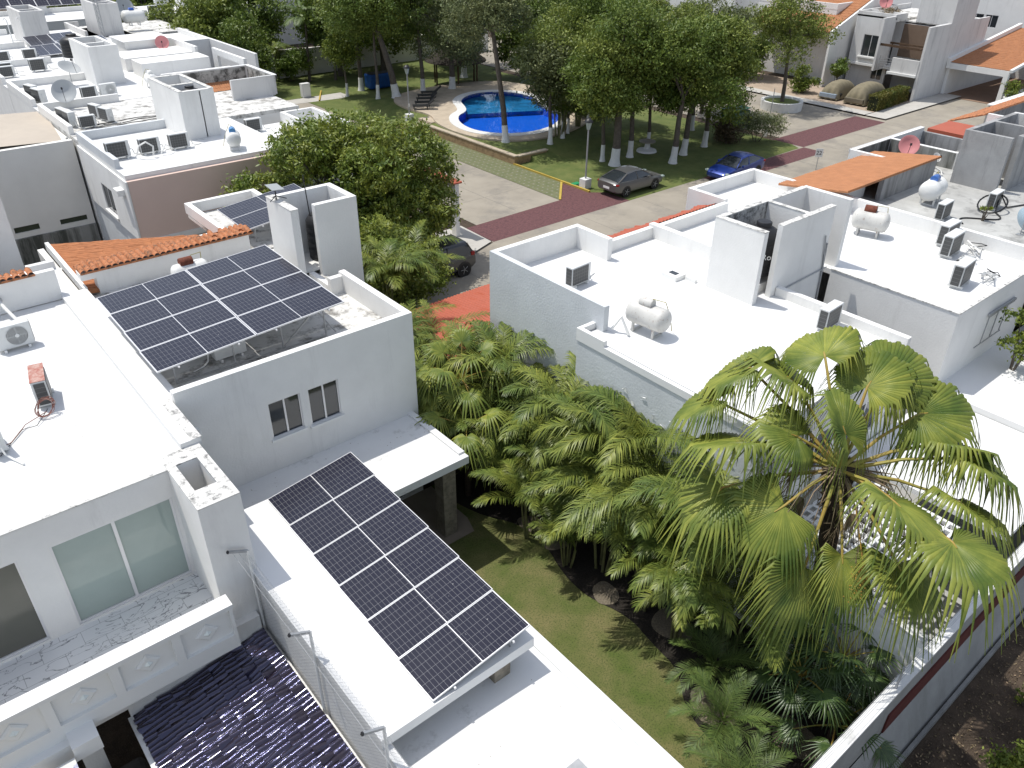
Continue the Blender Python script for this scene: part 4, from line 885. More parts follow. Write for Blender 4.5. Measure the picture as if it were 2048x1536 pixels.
t = thing('orange_roofed_house', 'house with mossy orange roof behind the concrete tower', 'house', (50, 16, 0))
tiles((58, 17.2, 6.4), (-10.8, 0, 0), (0, 1.8, -.7), 60, 4, .03, 4, .2, 11).build('tiled_roof', terrac, t, smooth=50)
M().box(46.5, 58, 8, 17.1, 0, 5.7).build('wall', walls_, t)
M().box(44, 46.45, 14.5, 18.6, 5.2, 5.9).build('red_gable', redt, t)
M().box(47, 47.2, 12, 17.0, 5.7, 6.5).box(47.2, 58, 11.8, 12, 5.7, 6.5).build('parapet', wallw, t)
t = thing('grey_fence', 'grey streaked wall beside the planter at the right edge', 'wall', (72, 26.2, 0))
M().box(71.5, 84, 25.3, 26.0, 0, 1.9).build('wall', wallc, t); M().box(71.4, 84, 25.2, 26.1, 1.9, 2.0).build('coping', whitep, t)

# ---------------------------------------------------------------- row houses at the left
def row_house(label, y0, y1, x0=8.8, x1=20.6, xt=13.0, yt=None, pink=False, front=True, roofm=roofw, tower=True, tz=8.05, fy=None, wm=wallw, h=5.8, court=None, twm=None):
    t = thing('white_house', label, 'house', (x0, y0, 0), 0, 'row houses along the lane at the left')
    M().wall('x', x0, x0+.2, y0+.2, y1, 0, h-.2).wall('y', y0, y0+.2, x0, x1, 0, h-.2).box(x1-.2, x1, y0+.2, y1, 0, h-.2).build('wall', wm, t)
    M().box(x0, x1, y0, y1, h-.2, h).build('roof', roofm, t)
    parapets(t, [(x0, x0+.22, y0+1.2, y1, h+.42), (x0+.22, xt, y1-.2, y1, h+.42)], h, wm)
    if tower:
        yt = yt or (y0+y1)/2
        M().box(xt, xt+.2, yt, yt+4.2, h, tz).box(xt+.2, xt+1.5, yt, yt+.2, h, tz).box(xt+1.5, xt+1.7, yt, yt+4.2, h, tz).box(xt+.2, xt+1.5, yt+4.0, yt+4.2, h, tz).box(xt+.2, xt+1.5, yt+2.1, yt+2.3, h, tz-.1).build('tank_tower', twm or wallw, t)
    return t
h3 = row_house('white house with overhanging pink upper wall and three air conditioners in a row', 36.35, 43.4, x0=8.8, x1=16.4, yt=40.2, h=5.8, wm=wallr)
M().box(8.78, 16.4, 36.1, 36.34, 2.95, 5.6).build('pink_wall', wallp, h3)
M().box(8.7, 16.4, 36.05, 36.4, 2.7, 2.95).wall('x', 8.7, 8.79, 36.1, 43.4, 2.95, 5.6, [(38.9, 40.5, 3.25, 4.5)]).build('overhang', wallw, h3)
w_ = window(h3, 'x', 8.7, 38.9, 40.5, 3.25, 4.5, d=.02); M().box(8.62, 8.69, 38.8, 40.6, 3.13, 3.22).build('sill', whitep, w_)
M().box(8.4, 8.7, 36.6, 37.2, 4.9, 5.15).build('spout', whitep, h3)
M().box(13.98, 14.03, 40.2, 40.5, 5.8, 8).box(12.99, 13.21, 40.19, 44.41, 8.05, 8.07).box(14.49, 14.71, 40.19, 44.41, 8.05, 8.07).box(13.21, 14.49, 44.19, 44.41, 8.05, 8.07).box(13.21, 14.49, 42.29, 42.51, 7.95, 7.97).build('tower_coping', capst, h3)
M().box(16.4, 19.0, 37.2, 42.4, 0, 5.2).box(19.0, 21.0, 38.4, 42.6, 0, 5.0).build('side_wing', wallw, h3)
M().box(16.4, 19.0, 37.2, 42.4, 5.2, 5.35).box(19.2, 20.8, 38.6, 42.4, 5.0, 5.1).build('wing_roof', roofw2, h3)
parapets(h3, [(19.0, 19.2, 38.4, 42.6, 5.85), (19.2, 20.8, 42.4, 42.6, 5.85), (20.8, 21.0, 38.4, 42.6, 5.85), (19.2, 20.8, 38.4, 38.6, 5.85), (16.2, 16.4, 36.2, 38, 6.1)], 5.0)
h4 = row_house('house with dusty cable strewn roof behind the row of three air conditioners', 43.5, 50.8, xt=13.0, tower=False, roofm=roofd)
M().box(16.3, 21.0, 50.6, 50.8, 5.8, 6.9).box(20.8, 21.0, 47.0, 50.6, 5.8, 6.9).box(18.2, 20.8, 46.8, 47.0, 5.8, 6.9).build('court_wall', walls_, h4)
M().box(20.79, 20.799, 47.1, 50.5, 5.85, 6.85).box(16.4, 20.7, 50.58, 50.599, 5.85, 6.85).build('stained_lining', mat('lining2', (.4, .4, .38), .9, .1, 1, stain=((.05, .05, .045), .9, 2, .45)), h4)
M().box(18.2, 21.0, 46.78, 46.9, 6.9, 6.93).box(20.78, 21.02, 46.9, 50.8, 6.9, 6.93).box(16.3, 20.78, 50.58, 50.82, 6.9, 6.93).build('coping', roofw, h4)
h5 = row_house('white house with tall white tank tower and steel satellite dishes', 50.9, 58.2, yt=55.5, xt=13.2)
M().box(16.2, 20.6, 56.0, 58.0, 5.8, 6.7).build('raised_block', wallw, h5)
M().box(16.2, 20.6, 52.5, 52.7, 5.8, 6.6).build('raised_parapet', wallw, h5)
tiles((21.2, 51.0, 6.3), (-4.5, 0, 0), (0, -1.4, -.5), 30, 4, .03, 4, .2, 13).build('orange_strip', terra3, h5, smooth=50)
h6 = row_house('white house with three tilted air conditioners behind the white tank tower', 58.3, 65.4, tower=False)
M().box(17.2, 20.2, 62.2, 65.2, 5.8, 7.1).build('raised_block', wallw, h6); M().box(17.1, 20.3, 62.1, 65.3, 7.1, 7.15).build('block_roof', roofw, h6)
M().box(16.1, 21.0, 59.0, 62.0, 5.8, 6.6).build('parapet_block', wallw, h6)
M().box(20.6, 20.8, 58.4, 66, 0, 7.0).build('side_wall', wallw, h6)
h7 = row_house('white house with four panel solar array at the far left', 65.5, 73, x1=20.8, tower=False)
h8 = row_house('white house with blank tank tower against the trees at the far left', 73.1, 80.3, x1=21.5, yt=73.2, xt=13.3, tz=8.2, twm=walls_)
h9 = row_house('grey house with lattice mast and tall tank tower behind the solar array', 74.2, 81.5, x0=18, x1=26, xt=19.1, yt=74.6, roofm=roofd, tz=8.2, wm=walls_, twm=walls_)
M().box(24.6, 24.8, 58, 73, 0, 6.2).box(20.81, 24.6, 66.2, 66.4, 0, 6.2).box(20.8, 24.7, 66.4, 73, 5.6, 5.8).build('side_wing', wallw, h9)
fr = M().wall('x', 21.6, 21.8, 52.8, 58.0, 0, 6.9, [(53.6, 57.2, 4.6, 6.5)]); fr.build('portal_wall', wallw, h6)
for n_, (x, y, zr, tz, lab) in enumerate(((26, 84, 5.8, 9, 'white house with white water tank and three units far at the top left'), (12, 86, 5.8, 9, 'white house with blue solar strip among the trees at the top left'), (36, 96, 6, 9, 'far white house with grey parapet behind the dark round trees'))):
    hh = row_house(lab, y, y+8, x0=x, x1=x+12, tower=False, h=zr)
    M().box(x+5, x+7, y+5, y+7, zr, zr+2.3).build('tank_tower', wallw, hh)
# items on those roofs
GA = 'air conditioner units on the row house roofs'
for x, y, rz, lb, s in ((9.45, 39.1, 0, 'left air conditioner in the row of three above the pink wall', 1.15), (10.85, 39.1, 0, 'middle air conditioner in the row of three above the pink wall', 1.05), (12.2, 39.05, 0, 'right air conditioner in the row of three above the pink wall', 1.05),
    (9.3, 47.6, -80, 'rear left unit of the group on the dusty cable strewn roof', 1), (9.35, 46.5, -85, 'front left unit of the group on the dusty cable strewn roof', 1.1), (9.95, 45.6, 0, 'unit facing front at the corner of the dusty cable strewn roof', .9), (10.9, 47.5, -75, 'rear unit of the leaning pair on the dusty cable strewn roof', 1), (11.1, 46.4, -75, 'front unit of the leaning pair on the dusty cable strewn roof', 1),
    (9.35, 54.3, -75, 'rear unit at the left parapet of the roof with two dishes', 1.1), (9.4, 52.8, -75, 'front unit at the left parapet of the roof with two dishes', 1.15), (10.75, 53.7, -60, 'unit with cable beside the large steel dish', 1), (11.9, 52.35, 5, 'unit with mesh back between the dish and the fan unit', 1), (12.95, 52.3, 185, 'unit with round fan facing front beside the white tower', 1.05),
    (9.55, 61.6, 0, 'nearest of three dark units on the far left roof', 1), (9.75, 62.9, 0, 'hindmost of three dark units on the far left roof', 1), (11.6, 62.6, 0, 'largest of three dark units on the far left roof', 1.15),
    (10.5, 67.5, 0, 'unit left of the four panel solar array', 1), (12.2, 67.5, 0, 'unit touching the four panel solar array', 1),
    (16.0, 41.65, 0, 'single unit right of the stained tower above the pink wall', 1), (26.9, 85.4, 0, 'left unit of the distant pair near the white water tank', 1.1), (28.3, 85.4, 0, 'right unit of the distant pair near the white water tank', 1.1)):
    zz = 5.35 if (x, y) == (16.0, 41.65) else 5.8
    if zz < 5.5: x, y = 16.9, 41.4
    ac(x, y, zz, R(rz), lb, GA, s=s)
gas_tank(14.2, 37.4, 5.8, R(70), 'white gas tank at the right end of the pink walled roof behind the mango tree', paint('blue_hood2', (.1, .3, .6)))
gas_tank(15.7, 53.0, 5.8, R(85), 'white gas tank right of the tall white tank tower', tankw)
gas_tank(22.3, 76.3, 6.2, R(0), 'distant white gas tank with blue hood on the grey house', paint('blue_hood3', (.03, .1, .4)), r=.5, L=1.9)
dish(10.3, 50.6, 6.2, R(250), R(30), 'large dark grey dish in front of the roof with two dishes', dishg, .62, .45)
dish(12.1, 56.7, 5.8, R(300), R(60), 'pale grey upturned dish left of the tall white tower', dishg, .62, .9)
dish(19.6, 61.8, 6.4, R(250), R(20), 'pink dish behind the tall white tower', dishp, .45, .5)
dish(23.8, 83.5, 5.8, R(250), R(25), 'distant grey dish near the white water tank', dishg, .8, .9)
water_tank(13.9, 41.2, 6.9, 'black water tank in the stained tower above the pink wall', .5, 1.05)
water_tank(13.6, 60.6, 6.8, 'dark water tank on a roof just behind the tall white tower', .75, 1.2)
water_tank(28.2, 86.6, 6, 'round white water tank on a distant roof at the top left', .7, 1.2, tankw)
CF = cells('cells_far', .25, .3)
solar('solar_array', 'four panel solar array on the far left roof', (12.6, 67.2, 6.0), (3.4, 0, .1), (.4, 4.5, .7), 2, 2, CF, [((12.8, 67.4, 5.8), (12.8, 67.4, 6.0)), ((15.6, 67.4, 5.8), (15.6, 67.4, 6.1))])
solar('solar_array', 'dark solar panels beside the dark tank behind the white tower', (13.4, 61.7, 7.0), (3.0, 0, .1), (.3, 2.6, .3), 2, 1, CF, [((13.6, 61.9, 5.8), (13.6, 61.9, 7.0)), ((16, 61.9, 5.8), (16, 61.9, 7.1)), ((13.6, 64.2, 5.8), (13.6, 64.2, 7.2)), ((16, 64.2, 5.8), (16, 64.2, 7.2))])
solar('solar_array', 'long blue solar strip on the house among the top left trees', (13, 84.8, 7.2), (8, 0, 0), (0, 1.6, .9), 4, 1, CF, [((13.2, 85, 5.8), (13.2, 85, 7.2)), ((20.8, 85, 5.8), (20.8, 85, 7.2))])
t = thing('lattice_mast', 'lattice antenna mast leaning over the grey house', 'antenna mast', (19.0, 74.2, 5.8), 0)
mm = M()
for dx, dy in ((-.15, -.1), (.15, -.1), (0, .15)): mm.tube([(dx, dy, 0), (dx, dy, 4)], .03, 5)
for i in range(10): mm.tube([(-.15, -.1, i*.4), (.15, -.1, i*.4+.4)], .015, 4).tube([(.15, -.1, i*.4), (0, .15, i*.4+.4)], .015, 4)
mm.build('mast', galv, t, False); M().tube([(0, 0, 3.8), (-.7, -.3, 4.2)], .03, 5).tube([(-.7, -.5, 4.1), (-.7, .1, 4.3)], .02, 5).tube([(-.4, -.4, 3.9), (-.4, .2, 4.1)], .02, 5).build('antenna', galv, t, False)
t = thing('roof_ladder', 'pair of curved white ladder rails at the far left roof', 'ladder', (12.3, 72.9, 5.8)); mm = M()
for x in (0, .9): mm.tube([(x, 0, 0), (x, 0, 1.9), (x-.1, 0, 2.1), (x-.25, 0, 1.95)], .04, 6)
mm.box(0, .9, -.03, .03, .5, .56).build('ladder', whitep, t, False)
r_ = random.Random(8)
t = thing('roof_cables', 'dark cables trailing across the dusty roof', 'cables', (11, 45, 5.81)); mm = M()
for k_ in range(4): mm.tube([(-1+i*.5, r_.uniform(-.1, .1)+k_*.35+.1*math.sin(i+k_), .02) for i in range(9)], .02, 5)
mm.build('cable', blk, t, False)
t = thing('pipe_loop', 'white flexible pipe loops between the units above the pink wall', 'pipes', (10.2, 38.7, 5.8))
M().tube([(-.1, -.1, .2), (0, -.3, .6), (.3, -.4, .75), (.6, -.35, .5), (.55, -.3, .1)], .04, 6).build('pipe', pipe, t, False, 60); M().tube([(.9, -.3, .1), (1.2, -.2, .45), (1.5, -.1, .2)], .035, 6).build('pipe', pipe, t, False, 60)
t = thing('shade_canopy', 'beige fabric shade canopy at the left edge', 'canopy', (5, 48, 0)); mm = M()
g_ = [[(2.0+i*.9+(j_*.12), 44.3+j_*1.0, 5.85+.1*math.sin(i*1.3)*math.sin(j_*.9)-.05*abs(i-4)) for i in range(8)] for j_ in range(8)]
mm.v = [p for r__ in g_ for p in r__]; mm.f = [(i+j_*8, i+1+j_*8, i+9+j_*8, i+8+j_*8) for j_ in range(7) for i in range(7)]
mm.build('fabric', canvas, t, smooth=60); M().box(8.5, 8.6, 44.3, 44.4, 0, 5.8).box(8.9, 9.0, 51.4, 51.5, 0, 5.8).build('post', galv, t)
LW = thing('beige_house_wall', 'tall beige rear wall with two narrow vents left of the pink house', 'wall', (5, 44, 0))
M().wall('y', 43.9, 44.2, -2, 8.68, 1.52, 5.75, [(5.02, 6.15, 1.78, 2.08), (7.1, 8.38, 1.76, 2.03)]).box(-2, 8.75, 44.2, 51, 0, 5.6).build('wall', wallb, LW)
for a, b in ((5.02, 6.15), (7.1, 8.38)): 
    v_ = M(); v_.box(a, b, 44.0, 44.05, 1.72, 2.1); v_.build('vent', mat('vent_dark', (.05, .06, .04), .9), LW)
M().box(-2, 8.68, 43.75, 44.1, -.02, 1.515).build('stained_wall', walld, LW)
LB = thing('white_block', 'blank white wall block at the left edge behind the balcony house', 'wall', (1.5, 30, 0))
M().box(-5, 3.25, 29.0, 36, 0, 8.2).build('wall', wallw, LB)

# ---------------------------------------------------------------- houses beyond the park and at the right
TH = thing('townhouse', 'two storey townhouse with balcony and streaked walls beside the orange carport', 'house', (78, 38, 0))
M().wall('x', 78.2, 78.4, 38.6, 42.4, 2.3, 6.45, [(39.7, 41.3, 2.9, 4.8)]).wall('x', 78.6, 78.8, 38.6, 42.4, 0, 2.1, [(38.9, 40.0, .9, 2.0)]).wall('y', 34.3, 34.5, 76.2, 88, 0, 6.3).box(76.2, 78.2, 38.6, 38.8, 2.1, 6.6).wall('y', 42.2, 42.4, 78.4, 88, 0, 6.3).box(80.2, 80.4, 34.5, 38.6, 0, 6.0).build('wall', walls_, TH)
M().box(78.4, 88, 38.6, 42.2, 6.1, 6.3).box(80.2, 88, 34.5, 38.6, 5.9, 6.1).build('roof', roofd, TH)
M().box(78.0, 80.2, 34.5, 42.4, 2.1, 2.3).box(76.0, 80.2, 34.5, 37.2, 2.1, 2.3).build('floor_slab', whitep, TH)
M().box(80.1, 80.19, 34.5, 38.6, 3.0, 5.85).build('brown_wall', brownw, TH); M().box(77.6, 80.2, 34.5, 34.6, 6.3, 6.31).build('edge', roofw, TH)
M().box(76.15, 76.35, 34.5, 37.0, 2.3, 3.5).build('balcony_wall', walls_, TH)
bl = M()
for i in range(5): bl.box(76.2, 76.24, 37.05, 38.2, 2.45+i*.22, 2.49+i*.22)
bl.box(76.18, 76.26, 37.0, 37.05, 2.3, 3.5).box(76.18, 76.26, 38.2, 38.26, 2.3, 3.5).build('railing', galv, TH)
M().box(76.3, 80.2, 34.8, 34.9, 4.3, 4.45).box(76.4, 76.5, 34.9, 38.6, 4.3, 4.5).box(78.2, 78.3, 34.9, 38.6, 4.3, 4.45).build('pergola_beam', wood, TH)
w_ = window(TH, 'x', 78.2, 39.7, 41.3, 2.9, 4.8); M().box(78.0, 78.19, 39.5, 41.5, 2.75, 2.88).build('sill', whitep, w_)
window(TH, 'x', 78.6, 38.9, 40.0, .9, 2.0)
M().box(78.9, 79.1, 38.7, 38.75, 2.4, 4.3).build('balcony_door', glassd, TH)
tw = M().box(80.1, 84.6, 34.31, 34.5, 6.3, 10.6).box(80.1, 80.3, 34.5, 37.6, 6.1, 10.6).box(84.4, 84.6, 34.5, 37.6, 6.1, 10.6).box(80.3, 84.4, 37.4, 37.6, 6.1, 10.6).build('stair_tower', walls_, TH)
parapets(TH, [(78.2, 78.4, 38.6, 42.4, 6.75), (78.4, 88, 42.2, 42.4, 6.75), (80.2, 80.4, 38.6, 42.2, 6.7), (78.4, 80.2, 38.6, 38.8, 6.75)], 6.3, walls_)
t = thing('brush_pile', 'heap of dry branches on the townhouse roof', 'debris', (80.5, 40.6, 6.3)); V, Q = crown_arrays([(0, 0, .3, 1, .9, .4)], 700, .3, 3, .2, .2, .2)
o = bpy.data.objects.new('branches', npmesh('dry_branches', V, Q, drym)); sc.collection.objects.link(o); o.parent = t
dish(82.2, 42.0, 6.5, R(220), R(20), 'pink dish on the rear corner of the townhouse', dishp, .6, .7)
CP = thing('carport', 'long open carport with bright orange tiled roof beside the townhouse', 'carport', (85, 31, 0))
tiles((95.5, 28.7, 4.7), (0, 5.5, 0), (-14.2, 0, -1.75), 34, 26, .04, 4, .08, 21).build('tiled_roof', terra3, CP, smooth=50)
M().box(81.2, 81.5, 28.7, 34.25, 2.45, 2.95).box(81.2, 81.6, 28.7, 29.1, 0, 2.45).build('front_beam', wallw, CP)
M().bar((81.2, 34.15, 3.1), (95.6, 34.15, 4.95), .3, .4).bar((81.2, 28.6, 2.95), (95.6, 28.6, 4.8), .25, .25).build('gable_edge', wallw, CP)
M().box(81.6, 95.6, 34.0, 34.28, 0, 2.9).box(95.4, 95.6, 28.7, 34, 0, 4.5).box(81.6, 95.4, 28.6, 28.75, 0, .9).build('wall', wallw, CP)
sheet('carport_floor', rect(81.2, 95.4, 28.76, 34.0), .03, mat('carport_tiles', (.3, .2, .14), .8, .2, .8))
LG = thing('long_white_building', 'long white building with paired windows behind the townhouse and carport', 'building', (98, 45, 0))
WL = [(38.9-.0, 40.5, 4.1, 5.3), (37.4, 38.7, 4.1, 5.3), (43.7, 45.0, 4.9, 5.3), (48.3, 49.6, 4.9, 5.3), (54, 55.3, 4.1, 5.3), (57, 58.3, 4.1, 5.3), (31, 32.4, 4.1, 5.3)]
M().wall('x', 98, 98.25, 22, 75, 0, 7.3, WL).box(98.25, 108, 22, 22.2, 0, 7.3).build('wall', wallw, LG); M().box(98.25, 108, 22.2, 75, 7.0, 7.2).build('roof', roofw, LG)
for h in WL: window(LG, 'x', 98, *h)
M().box(98.25, 98.3, 22, 75, 7.3, 7.36).build('edge', capst, LG)
for i, (x, y, w1, d1, hh, lb) in enumerate(((108, 30, 12, 14, 8.6, 'far white block behind the long building at the upper right'), (78, 44.5, 10, 9, 6.6, 'house with orange tiled side roof left of the townhouse'), (76, 55, 9, 9, 6.8, 'white house with pink wall seen through the branches'), (76, 66, 9, 9, 7.2, 'white house behind the park trees at the top'),
        (46, 100, 9, 9, 7.5, 'white gabled house behind the park palms'), (60, 104, 12, 9, 7, 'far white house behind the park at the top centre'), (20, 104, 12, 9, 6.6, 'far white house behind the top left trees'), (2, 110, 12, 10, 6.6, 'far white house at the top left corner'), (90, 85, 14, 9, 7.5, 'distant white house above the park trees'), (120, 62, 16, 12, 9, 'distant large white house at the upper right'), (112, 4, 14, 14, 8, 'far white building at the upper right corner'), (76, 90, 9, 9, 7, 'distant white house beyond the second street'))):
    t = thing('white_house', lb, 'house', (x, y, 0), 0, 'distant houses')
    M().box(x, x+w1, y, y+d1, 0, hh).build('wall', wallw if i % 3 else walls_, t)
    pm = M()
    for q in ((x-.02, x+w1+.02, y-.02, y+.2), (x-.02, x+w1+.02, y+d1-.2, y+d1+.02), (x-.02, x+.2, y+.2, y+d1-.2), (x+w1-.2, x+w1+.02, y+.2, y+d1-.2)): pm.box(*q, hh, hh+.5)
    pm.build('parapet', wallw, t)
    M().box(x+w1*.5, x+w1*.5+2, y+d1*.5, y+d1*.5+2.5, hh, hh+2.2).build('tank_tower', wallw, t)
    for k_ in range(2):
        f_ = M().box(x-.03, x-.001, y+1.5+k_*3.5, y+3+k_*3.5, 3.8, 5.0).build('window', alum, t); M().box(x-.04, x-.031, y+1.56+k_*3.5, y+2.94+k_*3.5, 3.86, 4.94).build('pane', glassd, f_)
        f_ = M().box(x+1.5+k_*3.5, x+3+k_*3.5, y-.03, y-.001, 3.8, 5.0).build('window', alum, t); M().box(x+1.56+k_*3.5, x+2.94+k_*3.5, y-.04, y-.031, 3.86, 4.94).build('pane', glassd, f_)
t = [o for o in sc.objects if o.get('label', '').startswith('house with orange tiled side roof')][0]
tiles((85, 43.2, 8.6), (0, 9, 0), (-10, 0, -3.6), 40, 20, .05, 4, .1, 31).build('tiled_roof', terra3, t, smooth=50)
t = thing('side_wall', 'sloping white side wall beside the orange roof near the townhouse', 'wall', (78, 43, 0)); M().poly([(75, 43.0, 0), (85, 43.0, 0), (85, 43.0, 8.7), (75, 43.0, 5.1)]).poly([(75, 42.8, 0), (75, 42.8, 5.1), (85, 42.8, 8.7), (85, 42.8, 0)]).poly([(75, 42.8, 5.1), (75, 43, 5.1), (85, 43, 8.7), (85, 42.8, 8.7)]).poly([(75, 42.8, 0), (75, 43, 0), (75, 43, 5.1), (75, 42.8, 5.1)]).build('wall', wallw, t)
t = thing('park_wall', 'long white boundary wall behind the park lawn', 'wall', (40, 79, 0)); M().box(22, 37.9, 78.5, 78.8, 0, 2.6).box(37.9, 62, 78.6, 78.9, 0, 2.5).build('wall', wallb, t)
t = thing('gate_portal', 'white wall portal with red tiled top beside the mango tree', 'gate', (24.3, 35, 0))
M().box(24.2, 24.45, 33.6, 34.0, 0, 2.8).box(24.2, 24.45, 36.8, 37.2, 0, 2.8).box(24.2, 24.45, 33.6, 37.2, 2.8, 3.1).build('frame', wallw, t); tiles((24.05, 37.3, 3.13), (0, -3.8, 0), (.55, 0, -.02), 20, 2, .04, 4, .2, 41).build('tile_cap', redt, t, smooth=50)

# ---------------------------------------------------------------- vehicles
def car(name, label, loc, rz, body_m, st, cab, wb, wr=.32, hw=.9, suv=False):
    """st: stations (x, z_low, z_top, half_width); cab: (x, z_belt, hw_belt, z_roof, hw_roof)"""
    t = thing(name, label, 'car', loc, rz, 'cars parked around the park')
    m_ = M(); n = 12; vs = []
    for x, zl, zt, w_ in st:
        h_ = zt-zl
        vs += [(x, a*w_, zl+b*h_) for a, b in ((0, 0), (.86, 0), (.97, .12), (1, .45), (.985, .72), (.93, .93), (.75, 1.0), (0, 1.03))]
        vs += [(x, -a*w_, zl+b*h_) for a, b in ((.75, 1.0), (.93, .93), (.985, .72), (1, .45), (.97, .12), (.86, 0))]
    k = 14; fs = []
    for i in range(len(st)-1):
        for j_ in range(k): fs.append((i*k+j_, i*k+(j_+1) % k, (i+1)*k+(j_+1) % k, (i+1)*k+j_))
    fs += [tuple(range(k)), tuple(range((len(st)-1)*k, len(st)*k))[::-1]]
    b = m_.add(vs, fs).build('body', body_m, t, False, smooth=35)
    c = M(); vs = []
    for x, zb, wb_, zr, wr_ in cab:
        vs += [(x, wb_, zb-.06), (x, (wb_*.35+wr_*.65), zb+(zr-zb)*.72), (x, wr_*.92, zr-.01), (x, 0, zr+.02)]+[(x, -wr_*.92, zr-.01), (x, -(wb_*.35+wr_*.65), zb+(zr-zb)*.72), (x, -wb_, zb-.06)]
    k = 7; fs = []
    for i in range(len(cab)-1):
        for j_ in range(k-1): fs.append((i*k+j_, i*k+j_+1, (i+1)*k+j_+1, (i+1)*k+j_))
    fs += [tuple(range(k)), tuple(range((len(cab)-1)*k, len(cab)*k))[::-1]]
    c.add(vs, fs).build('glazing', glassd, t, False, smooth=30)
    r = M(); vs = []; cr_ = cab[1:-1]
    for x, zb, wb_, zr, wr_ in cr_: vs += [(x, wr_+.02, zr-.05), (x, wr_*.9, zr+.012), (x, 0, zr+.04), (x, -wr_*.9, zr+.012), (x, -wr_-.02, zr-.05)]
    fs = [(i*5+j_, i*5+j_+1, (i+1)*5+j_+1, (i+1)*5+j_) for i in range(len(cr_)-1) for j_ in range(4)]
    r.add(vs, fs).build('roof', body_m, t, False, smooth=30)
    p = M()
    for sd in (-1, 1):
        for (a, b_) in ((0, 1), (-1, -2)):
            A, B = cab[a], cab[b_]; p.bar((A[0], sd*A[2], A[1]-.03), (B[0], sd*(B[4]), B[3]-.03), .06)
        mid = [q for q in cab if abs(q[0]-cab[0][0]*.0) < 9]; q = cab[len(cab)//2]; p.bar((q[0]+.1, sd*(q[2]+.005), q[1]-.05), (q[0], sd*(q[4]+.01), q[3]-.04), .05)
    p.build('pillar', body_m, t, False)
    for x in (wb/2, -wb/2):
        for sd in (-1, 1):
            w_ = M().lathe([(wr*.62, sd*(hw-.2)), (wr, sd*(hw-.19)), (wr, sd*(hw-.02)), (wr*.9, sd*(hw+.01)), (wr*.66, sd*(hw+.005))], (x, 0, wr), 24, 'y').build('wheel', rubber, t, False, smooth=40)
            rm = M().lathe([(wr*.66, sd*(hw-.01)), (wr*.6, sd*(hw-.06)), (wr*.2, sd*(hw-.04)), (.001, sd*(hw-.03))], (x, 0, wr), 20, 'y')
            for i in range(5): a = i*1.2566; rm.bar((x, sd*(hw-.01), wr), (x+math.cos(a)*wr*.64, sd*(hw-.005), wr+math.sin(a)*wr*.64), .06, .02)
            rm.build('rim', galv, w_, False)
            M().lathe([(wr*1.16, sd*(hw-.16)), (wr*1.16, sd*(hw+.004))], (x, 0, wr*1.02), 24, 'y').build('wheel_arch', blk, b, False)
    xf, xr = st[0][0], st[-1][0]
    for sd in (-1, 1):
        M().box(xf-.3, xf-.06, sd*.78-.12, sd*.78+.1, .6, .72).build('headlight', glassf, t, False, bevel=.03)
        M().box(xr+.05, xr+.28, sd*.72-.14, sd*.72+.14, .78 if not suv else .95, .9 if not suv else 1.15).build('tail_light', mat('tail_red', (.3, .01, .01), .25), t, False, bevel=.03)
        M().box(cab[1][0]-.12+.25, cab[1][0]+.08+.25, sd*(hw+.0)-.02*sd, sd*(hw+.0)+.14*sd if sd > 0 else sd*hw+.02, cab[0][1]-.02, cab[0][1]+.12).build('mirror', body_m, t, False, bevel=.02) if sd > 0 else M().box(cab[1][0]+.13, cab[1][0]+.33, -hw-.14, -hw+.02, cab[0][1]-.02, cab[0][1]+.12).build('mirror', body_m, t, False, bevel=.02)
    M().box(xr-.012, xr+.02, -.26, .26, .52, .66).build('number_plate', whitep, t, False)
    return t
sed = [(2.25, .38, .6, .62), (2.1, .24, .72, .8), (1.7, .2, .8, .88), (1.0, .2, .9, .9), (0, .2, .95, .9), (-1.0, .2, .98, .9), (-1.7, .22, 1.02, .89), (-2.1, .3, 1.0, .84), (-2.25, .42, .9, .76)]
sc_ = [(1.15, .9, .8, .92, .78), (.35, .95, .8, 1.36, .58), (-.35, .97, .81, 1.44, .6), (-1.1, .98, .8, 1.36, .58), (-2.0, 1.0, .76, 1.04, .7)]
car('parked_car', 'grey fastback car parked on the grass beside the lamp post', (37.9, 33.4, .02), 0, paint('car_grey', (.12, .12, .12)), sed, sc_, 2.63)
car('parked_car', 'metallic blue saloon car parked beyond the grey fastback', (45.5, 30.95, .02), math.pi+.03, paint('car_blue', (.01, .035, .22)), sed, sc_, 2.63)
suv = [(2.15, .45, .75, .7), (2.0, .3, .95, .85), (1.2, .28, 1.02, .91), (0, .28, 1.05, .92), (-1.2, .28, 1.06, .92), (-1.9, .3, 1.06, .9), (-2.12, .42, 1.0, .84)]
car('parked_car', 'dark grey sport utility car half hidden by the mango tree', (20.2, 30.25, 0), math.pi, paint('car_dark', (.06, .06, .06)), suv, [(1.1, 1.0, .84, 1.02, .8), (.5, 1.03, .85, 1.6, .68), (-.5, 1.04, .86, 1.68, .7), (-1.7, 1.04, .85, 1.64, .68), (-2.05, 1.02, .82, 1.1, .78)], 2.7, .36, .93, True)
